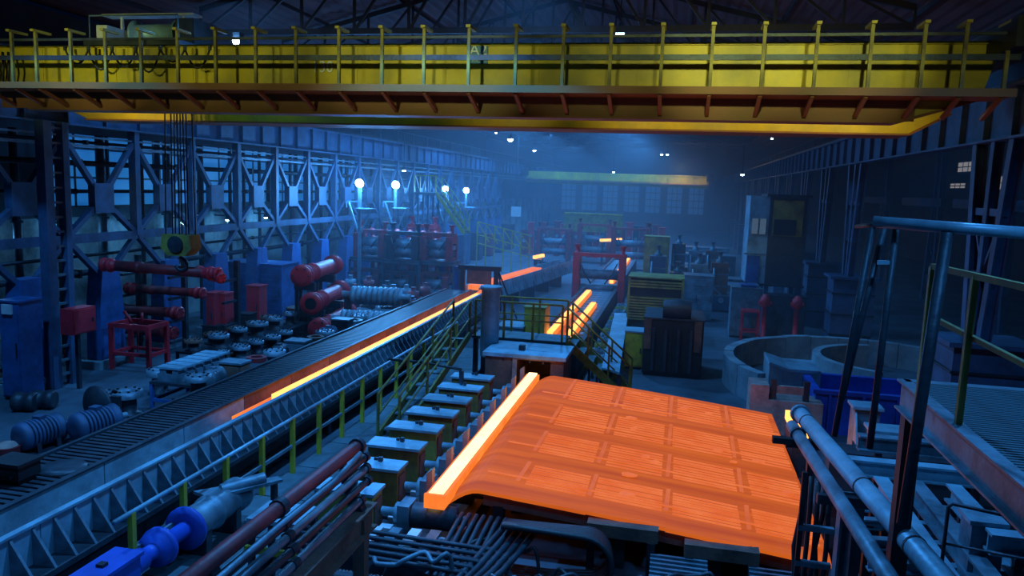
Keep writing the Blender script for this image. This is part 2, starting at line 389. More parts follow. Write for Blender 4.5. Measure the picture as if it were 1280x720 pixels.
# walkway
MB().box(XL,XR,15.0,YF,ZW-.06,ZW).build('walkway', 'crane_rust_glow', cr)
MB().box(XL,XR,14.97,15.0,ZW-.08,ZW+.06).build('toe_board', 'crane_rust_glow', cr)
MB().box(XL+.8,4.2,YF-.02,YF,ZB,ZW-.06).build('web_shade', 'crane_rust_glow', cr)  # brown plate paints walkway shade and glow from below onto the web
PX = [-16.6,-15.8,-14.96,-14.32,-13.41,-12.52,-11.63,-10.73,-9.82,-8.88,-7.96,-7.0,-6.06,-5.17,-4.24,-3.29,-2.36,-1.45,-.49,.42,1.33,2.24,3.15,4.01,4.67,5.34]
p0 = MB().box(-.03,.03,14.98,15.04,ZW,9.05)
p0 = p0.build('railing_post', 'yellow_dull', cr); cap = MB().box(-.045,.045,14.9,15.42,9.05,9.1).build('post_cap', 'yellow', p0)
br = MB().bar((0,15.06,ZW-.08),(0,YF-.03,ZB+.06),.07,.07,(1,0,0)).build('bracket', 'crane_rust_glow', cr)
base = cr.location.copy()
for i, x in enumerate(PX):
    if i == 0: p0.location = (x,0,0); br.location = (x,0,0); continue
    q = put(p0, 'railing_post', cr, (x,0,0)); put(cap, 'post_cap', q, (0,0,0)); put(br, 'bracket', cr, (x,0,0))
MB().box(XL,XR,15.0,15.05,8.86,8.91).build('top_rail', 'dark_steel', cr)
MB().box(XL,XR,14.99,15.05,8.44,8.54).build('mid_rail', 'dark_steel', cr)
# rear girder
g2 = MB().prism([(XL,18.3,8.6),(XL,18.3,7.85),(-15.9,18.3,7.42),(4.75,18.3,7.42),(XR,18.3,7.85),(XR,18.3,8.6)],(0,.9,0)).build('rear_girder', 'crane_yellow', cr)
MB().box(-15.9,4.75,18.2,19.3,7.38,7.42).build('rear_flange', 'crane_rust_glow', cr)
MB().bar((4.75,18.75,7.40),(XR,18.75,7.85),1.0,.05).build('rear_flange', 'crane_rust_glow', cr)
for xe in (XL-.1, XR+.1):
    c = MB().box(xe-.35,xe+.35,14.6,20.2,8.6,9.1).build('end_carriage', 'black_steel', cr)
    for yw in (15.2, 19.6): MB().cyl((xe-.08,yw,8.72),(xe+.08,yw,8.72),.22,16).build('wheel', 'dark_steel', c)
# signs
def text(body, size, loc, mt, parent, name='lettering', rot=(math.pi/2,0,0), ext=.004, align='CENTER'):
    c = bpy.data.curves.new(name, 'FONT'); c.body = body; c.size = size; c.extrude = ext; c.align_x = align; c.align_y = 'CENTER'
    c.materials.append(MAT[mat_ok(mt)])
    o = bpy.data.objects.new(name, c); COL.objects.link(o); p = parent; b = Vector((0,0,0))
    while p: b += p.location; p = p.parent
    o.parent = parent; o.location = Vector(loc)-b; o.rotation_euler = rot
    bpy.context.view_layer.update()
    me = bpy.data.meshes.new_from_object(o.evaluated_get(bpy.context.evaluated_depsgraph_get()))
    n = bpy.data.objects.new(name, me); COL.objects.link(n); n.parent = parent; n.location = o.location; n.rotation_euler = rot
    bpy.data.objects.remove(o); n.name = name
    return n
def mat_ok(n): return n
a = uY(598,68,15.87)
s = MB().box(a.x-.19,a.x+.2,15.86,15.9,a.z-.19,a.z+.23).build('sign_plate', 'sign_blue', cr)
s['label'] = 'small blue sign reading A2'
text('A2', .33, (a.x,15.855,a.z+.08), 'paint_white', s)
for dx in (-.1,-.02,.07): MB().box(a.x+dx-.03,a.x+dx+.025,15.853,15.86,a.z-.13,a.z-.09).build('worn_mark', 'paint_white', s)
a = uY(403,84,15.87)
o = text('130', .34, (a.x,15.88,a.z), 'paint_white', cr, 'painted_number')
# festoon cable
m = MB(); pts = []
for i in range(6):
    xa = -14.0+i*.62; xb = xa+.62; dz = (.35,.5,.42,.55,.3,.45)[i]
    for k in range(9):
        u = k/8; pts.append((xa+(xb-xa)*u, 15.5, 8.75-dz*4*u*(1-u)*.9))
m.tube(pts, .022, 6); m.build('festoon_cable', 'rubber', cr)
for i in range(7): MB().cb((-14.0+i*.62,15.5,8.78),(.06,.05,.1)).build('cable_clip', 'dark_steel', cr)
for k in range(5):
    x = -16.2+k*.16; MB().tube([(x,15.5,8.7),(x+.05,15.45,8.3),(x-.03,15.5,8.0)], .03, 6).build('hanging_cable', 'rubber', cr)
# trolley on the crane
tr = thing('crane_trolley', 'hoist trolley with drum and thin pale canopy on top of the crane', 'hoist trolley', (-13, 17.6, 8.9))
MB().box(-14.2,-11.6,16.3,19.0,8.92,9.12).build('frame', 'dark_steel', tr)
MB().lathe((-13.6,17.4,9.45), (1,0,0), [(0,.34),(.06,.34),(.06,.24),(1.2,.24),(1.2,.34),(1.26,.34)], 20).build('drum', 'pale_steel', tr)
MB().box(-12.2,-11.7,17.0,17.9,9.12,9.75).build('gearbox', 'dark_steel', tr)
mo = MB().lathe((-12.9,18.3,9.4), (1,0,0), [(0,.2),(.1,.26),(.7,.26),(.8,.2)], 16).build('motor', 'grey_steel', tr)
MB().box(-14.0,-13.7,16.5,18.6,9.12,9.5).build('resistor_box', 'white', tr)
MB().box(-14.85,-12.2,17.7,18.1,9.98,10.03).build('canopy', 'white', tr)
for x in (-14.4, -12.6): MB().box(x-.03,x+.03,17.87,17.93,9.1,9.98).build('canopy_post', 'white', tr)
MB().tube([(-14.1,16.4,9.12),(-14.1,16.4,9.7),(-11.7,16.4,9.7),(-11.7,16.4,9.12)], .02, 6).build('guard_rail', 'grey_steel', tr)
a = uY(298,52,17)
MB().box(a.x-.09,a.x+.09,16.9,17.1,a.z+.08,a.z+.2).bar((a.x,17,8.9),(a.x,17,a.z+.1),.04).build('lamp_housing', 'dark_steel', tr)
MB().lathe((a.x,16.92,a.z),(0,-1,-.3),[(0,.03),(.03,.09),(.05,.08)],14).build('lamp_lens', 'lamp_glow', tr)
lamp_light((a.x,16.7,a.z-.1), 60)
# hook block and ropes
hk = thing('crane_hook', 'dark rusty hook block hanging on ropes from the trolley', 'crane hook', (-12.7, 17.7, 4.0))
for i in range(8):
    x = -13.05+i*.1; y = 17.6+(i % 2)*.25
    MB().cyl((x,y,4.35),(x-.02*(i-4),y,8.9),.018,6).build('rope', 'black_steel', hk)
MB().prism([(-13.1,17.5,4.45),(-13.15,17.5,4.1),(-12.95,17.5,3.9),(-12.45,17.5,3.9),(-12.25,17.5,4.1),(-12.3,17.5,4.45)],(0,.45,0)).build('sheave_block', 'yellow_dull', hk)
for yy in (17.46, 17.95): MB().cyl((-12.7,yy,4.2),(-12.7,yy+.04,4.2),.22,18).build('sheave', 'dark_steel', hk)
pts = [(-12.7+.16*math.sin(a)*(1 if a<3.4 else 1), 17.72, 3.66+.16*math.cos(a)) for a in [i*.45 for i in range(11)]]
MB().tube([(-12.7,17.72,3.95)]+pts, .045, 8).build('hook', 'dark_steel', hk)
# far crane
fc = thing('overhead_crane', 'distant yellow overhead crane lit at its right end', 'crane', (-6, 85, 6.2))
a = uY(685,221,85); b = uY(886,236,85)
MB().box(-17,b.x,85,86,b.z,b.z+1.35).build('girder', 'crane_yellow', fc)
MB().box(-17,b.x,84.1,85,b.z+.3,b.z+.4).build('walkway', 'crane_rust_glow', fc)
MB().box(-17,b.x,84.1,84.16,b.z+1.3,b.z+1.36).build('top_rail', 'dark_steel', fc)
pp = MB().box(-17,-16.94,84.1,84.16,b.z+.4,b.z+1.35).build('railing_post', 'yellow', fc)
for k in range(1, 20): put(pp, 'railing_post', fc, (k*1.0,0,0))
for xe in (-17, b.x): MB().box(xe-.3,xe+.3,83,88,b.z+.8,b.z+1.5).build('end_carriage', 'black_steel', fc)
lamp_light((0,82,8.2), 260, (1,.75,.25), .2)

# ---------------------------------------------------------------- hot steel
def sheet_z(x):
    if x < -2.9: u = (x+3.45)/.55; return .86+.29*math.sin(max(0,min(1,u))*math.pi/2)
    return 1.15-.075*(x+2.9)-.0035*(x+2.9)**2
hs = thing('hot_bar_trail', 'broad glowing orange sheet beside the bright bar, a light trail built solid', 'hot steel', (-.2, 15.3, .9))  # light trail of the moving hot bar, built as a solid glowing sheet
YS = [11.55, 13.1, 14.9, 16.9, 19.25]; XS = [-3.45, -2.35, -1.15, .1, 1.4, 2.55]
for j in range(4):
    for i in range(5):
        xa, xb, ya, yb = XS[i], XS[i+1], YS[j], YS[j+1]
        rx = 10; prof = []                                   # cross profile in y: fine ridges with a small step at the lane edge
        ny = 13 if 0 < i else 5
        step = .05*(j % 2)
        for k in range(ny*2):
            prof.append((ya+(yb-ya)*k/(ny*2), 0))
        prof.append((yb, 0))
        m = MB(); vs = []; fs = []
        dz = R.uniform(-.008, .012)
        for a in range(rx+1):
            x = xa+(xb-xa)*a/rx
            for (yy, h) in prof:
                e = min(1, (yy-ya)/.35); vs.append((x, yy, sheet_z(x)+dz+h-.07*(1-e)**2*(1 if j == 0 else .55)))
        n = len(prof); top = len(vs)
        for a in range(rx):
            for k in range(n-1): fs.append((a*n+k, (a+1)*n+k, (a+1)*n+k+1, a*n+k+1))
        m.add(vs, fs)
        lo = [(v[0], v[1], v[2]-.06) for v in vs]
        b = len(m.v); m.v += lo
        for a in range(rx):
            for k in range(n-1): m.f.append((b+a*n+k, b+a*n+k+1, b+(a+1)*n+k+1, b+(a+1)*n+k)); m.sm.append(False)
            m.f.append((a*n, b+a*n, b+(a+1)*n, (a+1)*n)); m.sm.append(False)
            m.f.append(((a+1)*n+n-1, b+(a+1)*n+n-1, b+a*n+n-1, a*n+n-1)); m.sm.append(False)
        pl = m.build('plate', 'hot_sheet', hs)
        if i:
            m = MB()
            nl = 9
            xs0 = xa+.06+R.random()*.12; xs1 = xb-.05-R.random()*.1
            for k in range(nl):
                yy = ya+.42+(yb-ya-.6)*k/nl+R.uniform(-.015,.015)
                for q in range(10):
                    u0 = xs0+(xs1-xs0)*q/10; u1 = xs0+(xs1-xs0)*(q+1)/10
                    m.bar((u0,yy,sheet_z(u0)+dz+.012),(u1,yy,sheet_z(u1)+dz+.012),.02,.03)
            rr = m.build('ridges', 'hot_seam', pl); rr['kind'] = 'stuff'
for x in (-2.35, -1.15, .1, 1.4):
    for j in range(4):
        m = MB(); ya, yb = YS[j]+.45, YS[j+1]-.15
        m.prism([(x-.04,ya,sheet_z(x)),(x+.03,ya,sheet_z(x)),(x+.06,yb,sheet_z(x)),(x-.01,yb,sheet_z(x))],(0,0,.022)); m.build('seam_strip', 'hot_band', hs)
for yy in (12.15, 13.75, 15.6, 17.5):
    m = MB()
    for a in range(20):
        x0 = -2.9+a*.27; x1 = x0+.27
        m.bar((x0,yy+.002*a,sheet_z(x0)+.03),(x1,yy+.002*(a+1),sheet_z(x1)+.03),.025,.02)
    m.build('lap_line', 'hot_seam', hs)
for k in range(16):                                           # small raised flecks on the sheet
    x = R.uniform(-1,2.4); yy = R.uniform(12.2,18.8); r = R.uniform(.05,.11); z = sheet_z(x)+.02
    an = [R.uniform(.6,1)*r for _ in range(7)]
    MB().prism([(x+an[i]*1.5*math.cos(i*.898),yy+an[i]*math.sin(i*.898),z) for i in range(7)],(0,0,.03)).build('sheet_fleck', 'hot_seam', hs)
# bright bar
hb = thing('hot_bar', 'blazing yellow-white hot bar lying along the left edge of the orange sheet', 'hot steel', (-3.5, 15.2, .95))
MB().box(-3.60,-3.38,11.08,19.4,.92,1.14).build('core', 'hot_core', hb)
MB().box(-3.66,-3.60,11.08,19.4,.90,1.10).box(-3.38,-3.32,11.08,19.4,.90,1.10).box(-3.66,-3.32,11.02,11.08,.90,1.13).build('skin', 'hot_skin', hb)
for k, (x, y0, y1) in enumerate(((-3.98, 25.0, 36.3), (-3.32, 25.0, 32.4), (-3.3, 41, 55))):
    lab = ('left of the two hot bars entering the red mill stand','right of the two hot bars entering the red mill stand','hot bar leaving the red mill stand far down the line')[k]
    t = thing('hot_bar', lab, 'hot steel', (x, y0, 1), 'hot bars on the roller table')
    MB().box(x-.10,x+.10,y0,y1,1.0,1.2).build('core', 'hot_bar', t); MB().box(x-.15,x-.10,y0,y1,1.0,1.16).box(x+.10,x+.15,y0,y1,1.0,1.16).build('skin', 'hot_skin', t)
o = MB().box(-3.85,-3.45,24.6,30.5,.96,1.02).build('hot_steel_slab', 'hot_sheet', None); tag(o, 'dull orange hot slab between the two glowing bars', 'hot steel')
# ---------------------------------------------------------------- generic machine builders
def pb(px0, py0, px1, py1, y):                                # real extents of something standing at depth y
    a = uY(px0, py0, y); b = uY(px1, py1, y)
    return min(a.x,b.x), max(a.x,b.x), min(a.z,b.z), max(a.z,b.z)
def cabinet(name, label, cat, x0, x1, y0, y1, z0, z1, mt, doors=2, lid=None, group=None, vents=0, foot=True, side=None):
    t = thing(name, label, cat, ((x0+x1)/2, (y0+y1)/2, z0), group)
    h = z1-z0
    MB().box(x0,x1,y0,y1,z0+(.08 if foot else 0),z1).build('body', mt, t)
    if foot: MB().box(x0+.04,x1-.04,y0+.04,y1-.04,z0,z0+.08).build('plinth', 'black_steel', t)
    MB().box(x0-.03,x1+.03,y0-.03,y1+.03,z1,z1+.05).build('lid', lid or mt, t)
    dw = (x1-x0)/max(doors,1)
    for i in range(doors):
        d = MB().box(x0+i*dw+.03,x0+(i+1)*dw-.03,y0-.025,y0,z0+.14,z1-.06).build('door', side or mt, t)
        MB().box(x0+(i+1)*dw-.1,x0+(i+1)*dw-.07,y0-.06,y0-.025,z0+h*.45,z0+h*.6).build('handle', 'dark_steel', d)
    for v in range(vents):
        z = z0+h*(.2+.6*v/max(1,vents-1)); MB().box(x0+.05,x1-.05,y0-.05,y0-.02,z,z+h*.25/vents).build('louvre', mt, t)
    return t
def shaft(p, d, L, r, mt, label, group=None, cat='drive shaft', name='drive_shaft', mid='red_dark', hollow=False):
    p = Vector(p); d = Vector(d).normalized()
    t = thing(name, label, cat, p, group)
    MB().lathe(p, d, [(.3,r*.78),(L*.3,r*.78),(L*.3,r*.86),(L*.34,r*.86),(L*.34,r*.72),(L-.3,r*.72)], 16).build('tube', mid, t)
    for s in (0, 1):
        q = p+d*(L*s); e = d if s == 0 else -d
        prof = [(0,r*.55),(0,r),(.07,r),(.07,r*.86),(.22,r*.86),(.22,r*1.02),(.28,r*1.02),(.28,r*.8),(.45,r*.78)]
        if not hollow: prof = [(0,0.01)]+prof
        h = MB().lathe(q, e, prof, 18, False).build('coupling_head', mt, t)
        a = Vector((0,0,1)); x = e.cross(a).normalized(); y = x.cross(e)
        if hollow: MB().cyl(q+e*.05, q+e*.06, r*.54, 16).build('bore', 'black_steel', h)
        else:
            m = MB()
            for k in range(6):
                c = q+(x*math.cos(k*1.047)+y*math.sin(k*1.047))*r*.72; m.cyl(c-e*.03, c+e*.02, r*.09, 6)
            m.build('bolts', 'dark_steel', h)['kind'] = 'stuff'
    return t
def motor(p, d, L, r, mt, label, name='electric_motor', group=None, cat='motor', base=None):
    p = Vector(p); d = Vector(d).normalized(); t = thing(name, label, cat, (p.x,p.y,base if base is not None else p.z-r*1.2), group)
    prof = [(0,r*.3),(0,r*.75),(.05*L,r*.95)]
    for k in range(8): u = .1+.7*k/8; prof += [(u*L,r*.95),((u+.03)*L,r),((u+.055)*L,r),((u+.0875)*L,r*.95)]
    prof += [(.85*L,r*.95),(.88*L,r*1.05),(.93*L,r*1.05),(L,r*.5)]
    MB().lathe(p, d, prof, 18).build('casing', mt, t)
    MB().cyl(p+d*L, p+d*(L*1.22), r*.22, 10).build('shaft_end', 'pale_steel', t)
    s = d.cross(Vector((0,0,1))).normalized(); zb = base if base is not None else p.z-r*1.2
    for k in (.25, .7):
        c = p+d*(L*k)
        MB().prism([c+s*r*.8+V(0,0,-r*.4), c+s*r*.9+V(0,0,zb-p.z), c-s*r*.9+V(0,0,zb-p.z), c-s*r*.8+V(0,0,-r*.4)], d*.1*L).build('foot', 'dark_steel', t)
    MB().cb(p+d*(L*.5)+V(0,0,r*1.0), (r*.6,r*.6,r*.35)).build('terminal_box', mt, t)
    return t
def hub(c, r, h, label, mt='dark_steel', group=None, name='coupling_hub', top='grey_steel'):
    t = thing(name, label, 'coupling', c, group); p = Vector(c)
    MB().lathe(p, (0,0,1), [(0,r*.9),(.08*h,r*.9),(.12*h,r*.62),(.7*h,r*.58),(.74*h,r)], 18).build('barrel', mt, t)
    f = MB().lathe(p, (0,0,1), [(.74*h,r),(h,r),(h,r*.36),(h*.93,r*.34),(h*.93,.01)], 20, False).build('flange', top, t)
    m = MB()
    for k in range(8):
        q = p+V(math.cos(k*.785)*r*.75, math.sin(k*.785)*r*.75, h); m.cyl(q, q+V(0,0,.03), r*.09, 6)
    m.build('bolts', 'black_steel', f)['kind'] = 'stuff'
    return t
def table(x0, x1, y0, y1, z, mt, label, name='steel_bench', cat='bench', leg=.07, slab=None):
    t = thing(name, label, cat, ((x0+x1)/2,(y0+y1)/2,0))
    MB().box(x0,x1,y0,y1,z-.07,z).build('top', slab or mt, t)
    for x in (x0+leg/2,x1-leg/2):
        n = max(2, int(round((y1-y0)/1.6))+1)
        for k in range(n):
            y = y0+leg/2+(y1-y0-leg)*k/(n-1); MB().box(x-leg/2,x+leg/2,y-leg/2,y+leg/2,0,z-.07).build('leg', mt, t)
        MB().box(x-leg*.35,x+leg*.35,y0+leg,y1-leg,z*.3,z*.3+leg).build('stretcher', mt, t)
    for y in (y0+leg/2, y1-leg/2): MB().box(x0+leg,x1-leg,y-leg*.35,y+leg*.35,z*.3,z*.3+leg).build('stretcher', mt, t)
    return t

# ---------------------------------------------------------------- trough conveyor on the left
XN, XF, ZC = -7.9, -8.62, 1.43
cv = thing('trough_conveyor', 'long straight steel trough conveyor with ribbed near wall and slatted deck', 'conveyor', (-8.3, 18, 0))
nw = MB().box(XN-.03,XN,6.0,7.98,.92,ZC).build('wall_plate', 'pale_steel', cv)
fw = MB().box(XF-.03,XF,6.0,7.98,.95,ZC+.02).build('wall_plate', 'pale_steel', cv)
fw_lit = MB().box(XF-.03,XF,14.0,15.98,.95,ZC+.02).build('wall_plate', 'rust', cv)  # rusty scale colour, also standing in for the bar's orange light
for k in range(1, 13):
    put(nw, 'wall_plate', cv, (0,k*2,0))
    if k < 4: put(fw, 'wall_plate', cv, (0,k*2,0))
    elif k > 4: put(fw_lit, 'wall_plate', cv, (0,(k-4)*2,0))
MB().box(XN-.07,XN+.03,6,31.9,ZC,ZC+.035).build('top_lip', 'pale_steel', cv); MB().box(XF-.08,XF+.02,6,31.9,ZC+.02,ZC+.05).build('top_lip', 'dark_steel', cv)
MB().box(XF,XN-.03,6,31.9,.93,.96).build('trough_floor', 'rust', cv)
gs = MB().prism([(XN,6.1,ZC-.01),(XN,6.1,.92),(XN+.34,6.1,.92)],(0,.04,0)).build('gusset', 'grey_steel', cv)  # darker steel than the wall, standing in for shade on the fins
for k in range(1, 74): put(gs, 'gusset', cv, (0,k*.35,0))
MB().box(XN,XN+.36,6,31.9,.84,.92).build('foot_flange', 'dark_steel', cv)
MB().ibar((XN+.16,6,.66),(XN+.16,31.9,.66),.2,.34,.03).build('side_beam', 'dark_steel', cv)
MB().box(-9.75,XF-.08,6,31.9,1.30,1.34).build('deck_pan', 'black_steel', cv)
sl = MB().box(-9.72,XF-.1,6.0,6.085,1.34,1.42).build('deck_slat', 'dark_steel', cv)
for k in range(1, 185): put(sl, 'deck_slat', cv, (0,k*.14,0))
MB().box(-9.8,-9.73,6,31.9,1.2,1.46).build('deck_edge', 'dark_steel', cv)
for k in range(9):
    y = 7.2+k*3; MB().box(-9.6,-9.45,y,y+.15,0,1.3).box(XN-.02,XN+.12,y,y+.15,0,.5).box(-9.45,XN,y,y+.12,.75,.9).build('support', 'dark_steel', cv)
hotb = thing('hot_bar', 'long glowing bar lying in the straight trough conveyor', 'hot steel', (-8.25,15,1.1))
MB().bar((-8.24,14.6,1.27),(-8.24,31.6,1.27),.2,.2).build('core', 'hot_bar', hotb)
MB().bar((-8.38,13.2,1.2),(-8.38,31.4,1.2),.06,.16).build('skin', 'hot_skin', hotb)
MB().bar((-8.24,31.6,1.27),(-8.1,33.4,1.55),.2,.2).build('bent_end', 'hot_skin', hotb)
# second conveyor, angled
A = V(-8.45,32.6,0); B = V(-6.4,48,0); dr = (B-A).normalized(); sd = V(dr.y,-dr.x,0)
c2 = thing('trough_conveyor', 'far angled trough conveyor with ribbed pale side beyond the dark gate', 'conveyor', A)
MB().bar(A+sd*.0+V(0,0,1.1), B+V(0,0,1.1), .04, .75).build('near_wall', 'pale_steel', c2)
MB().bar(A-sd*.9+V(0,0,1.1), B-sd*.9+V(0,0,1.1), .04, .75).build('far_wall', 'pale_steel', c2)
MB().bar(A-sd*.45+V(0,0,.85), B-sd*.45+V(0,0,.85), .86, .04).build('trough_floor', 'rust', c2)
L2 = (B-A).length
for k in range(40):
    q = A+dr*(k*L2/40+.1); MB().prism([q+V(0,0,1.46), q+V(0,0,.75), q+sd*.22+V(0,0,.75)], dr*.04).build('gusset', 'pale_steel', c2)
for k in range(6):
    q = A+dr*(k*L2/6+.4); MB().bar(q-sd*.45, q-sd*.45+V(0,0,.84), .8, .2).build('support', 'dark_steel', c2)
hb2 = thing('hot_bar', 'pinkish hot bar smoking on the far angled conveyor', 'hot steel', A+V(0,0,1.2))
MB().bar(A-sd*.4+dr*.3+V(0,0,1.42), A-sd*.4+dr*9.5+V(0,0,1.42), .55, .22).build('core', 'hot_skin', hb2)
g = thing('conveyor_gate', 'dark steel gate frame straddling the bend of the conveyor', 'gate', (-8.3,32.2,0))
for x in (-9.1, -7.6): MB().box(x-.09,x+.09,32.1,32.3,0,2.3).build('post', 'black_steel', g)
MB().box(-9.3,-7.4,32.08,32.32,2.3,2.5).build('crossbeam', 'black_steel', g)
MB().bar((-7.5,32.2,2.3),(-6.9,31.4,.2),.06).build('stay', 'black_steel', g); MB().bar((-7.5,32.2,2.3),(-6.7,32.6,.2),.06).build('stay', 'black_steel', g)
MB().box(-8.9,-7.8,32.12,32.18,1.7,2.3).build('shield', 'rust', g)

# ---------------------------------------------------------------- walkway, platform and stairs
wk = thing('plate_walkway', 'blue-lit steel plate walkway between the conveyor and the motor boxes', 'walkway', (-6.4,15,0))
pl = MB().box(-7.2,-5.75,7.5,8.97,.26,.3).build('floor_plate', 'grating', wk)
for k in range(1, 12): put(pl, 'floor_plate', wk, (0,k*1.5,0))
for x in (-7.1,-5.85): MB().bar((x,7.5,.16),(x,25.4,.16),.12,.2).build('joist', 'dark_steel', wk)
for k in range(7): MB().box(-7.15,-5.8,7.6+k*2.9,7.75+k*2.9,0,.08).build('sleeper', 'dark_steel', wk)
t = thing('marker_rod', 'slim upright rod standing in front of the nearest motor covers', 'rod', (0,0,0)); a = uZ(457,655,.3); t.location = (a.x,a.y,0)
MB().tube([(a.x,a.y,.0),(a.x,a.y,1.35)],.025,8).build('rod','rust',t); MB().box(a.x-.1,a.x+.1,a.y-.1,a.y+.1,0,.04).build('base','dark_steel',t)
hr = thing('handrail', 'low handrail with yellow posts along the plate walkway', 'railing', (-7.05,15,.3))
ps = MB().box(-7.09,-7.01,8.6,8.68,.3,1.4).build('post', 'yellow', hr)
for k in range(1, 15): put(ps, 'post', hr, (0,k*1.12,0))
MB().tube([(-7.05,8.3,1.4),(-7.05,24.4,1.4)], .035, 8).build('top_rail', 'pale_steel', hr)
MB().box(-7.07,-7.03,8.3,24.4,.82,.88).build('mid_rail', 'grey_steel', hr)
o = MB().tube([uZ(485,449,1.45), uZ(530,453,1.42), uZ(577,462,1.4)], .035, 8).build('barrier_bar', 'black_steel', None); tag(o, 'black barrier bar lying from the handrail across the walkway', 'barrier')
bs = thing('barrier_stand', 'short dark stand holding the barrier bar beside the motor boxes', 'stand', (-5.7,17.7,.3))
e = uZ(577,462,1.4); MB().box(e.x-.05,e.x+.05,e.y-.05,e.y+.05,0,1.38).build('post', 'dark_steel', bs); MB().box(e.x-.2,e.x+.2,e.y-.2,e.y+.2,.0,.06).build('base', 'dark_steel', bs)

# shear housing that the bar comes out of
Yh = 19.5; x0, x1, z0, z1 = pb(607, 434, 703, 492, Yh)
sh = thing('shear_housing', 'rust-purple box housing with pale blue lid where the bright bar emerges', 'machine housing', ((x0+x1)/2,Yh,0))
xo0, xo1, zo = -3.95, -3.05, 1.45
zl = uY(607,439,Yh).z-.1
MB().box(x0,xo0,Yh,Yh+1.5,0,zl).box(xo1,x1,Yh,Yh+1.5,0,zl).box(xo0,xo1,Yh,Yh+1.5,zo,zl).box(xo0,xo1,Yh,Yh+1.5,0,.8).box(xo0,xo1,Yh+1.2,Yh+1.5,.8,zo).build('body', 'rust', sh)
MB().box(x0-.06,x1+.06,Yh-.08,Yh+1.56,zl,zl+.1).build('lid', 'pale_steel', sh)
MB().box(xo0-.12,xo1+.12,Yh-.05,Yh,zo,zo+.12).box(xo0-.12,xo0,Yh-.05,Yh,.6,zo).build('opening_frame', 'rust_pale', sh)
MB().cb((x0+.9,Yh+.5,zl+.17),(.16,.16,.14)).build('lifting_lug', 'dark_steel', sh)
for k in range(5): MB().box(x0+.12+k*.36,x0+.16+k*.36,Yh-.03,Yh,zl-.12,zl-.04).build('bolt', 'dark_steel', sh)
ex = MB().lathe((uY(612,420,20.7).x,20.7,1.2),(0,0,1),[(0,.26),(1.9,.26),(1.9,.31),(2.0,.31),(2.0,.24)],18)
o = ex.build('exhaust_duct', 'pale_steel', None, (uY(612,420,20.7).x,20.7,1.2)); tag(o, 'upright pale duct standing at the left of the rusty housing', 'duct')
# platform behind
pf = thing('service_platform', 'yellow-railed service platform crossing behind the rusty housing', 'platform', (-4,22,0))
px0, px1 = uY(595,376,21.2).x, uY(704,382,21.2).x; zr = uY(640,378,21.2).z; zp = zr-1.05
MB().box(px0-.1,px1+.1,21.2,22.3,zp-.08,zp).build('deck', 'grating', pf)
for x in (px0,px1-.05):
    for y in (21.25,22.2): MB().box(x-.05,x+.08,y-.05,y+.08,0,zp-.08).build('leg', 'dark_steel', pf)
for y in (21.2, 22.25):
    MB().tube([(px0,y,zr),(px1,y,zr)], .03, 8).build('top_rail', 'yellow_dull', pf); MB().tube([(px0,y,zr-.5),(px1,y,zr-.5)], .022, 8).build('mid_rail', 'yellow_dull', pf)
    for k in range(4):
        x = px0+(px1-px0)*k/3; MB().box(x-.03,x+.03,y-.03,y+.03,zp,zr).build('post', 'yellow_dull', pf)
# stairs down to the right
def stair(name, label, top, bot, wdir, wid, n, railh, mt='yellow_dull', tread='grating'):
    top = Vector(top); bot = Vector(bot); wv = Vector(wdir)*wid
    t = thing(name, label, 'stairs', bot)
    for s in (0,1):
        o = wv*s
        MB().bar(top+o, bot+o, .06, .22).build('stringer', mt, t)
        MB().tube([top+o+V(0,0,railh), bot+o+V(0,0,railh)], .03, 8).build('handrail', mt, t)
        MB().tube([top+o+V(0,0,railh*.5), bot+o+V(0,0,railh*.5)], .022, 8).build('mid_rail', mt, t)
        for k in range(4):
            q = top.lerp(bot,k/3)+o; MB().bar(q, q+V(0,0,railh), .055).build('post', mt, t)
    dd = (bot-top); dd.z = 0; dd.normalize()
    for k in range(n):
        q = top.lerp(bot,(k+.5)/n); MB().prism([q-dd*.12, q+dd*.12, q+dd*.12+wv, q-dd*.12+wv],(0,0,.04)).build('tread', tread, t)
    return t
stair('yellow_stairs', 'yellow stairs descending from the service platform beside the hot bars', (px1+.15,21.2,zp), (uY(786,490,21.2).x,21.2,.1), (0,1,0), 1.0, 7, 1.0)
a = V(-5.75,21.2,zp); b = uX(500,468,-5.75)
stair('yellow_stairs', 'yellow stairs descending from the platform to the plate walkway', a, (-5.75,b.y,.35), (-1,0,0), .5, 8, 1.0, 'olive')

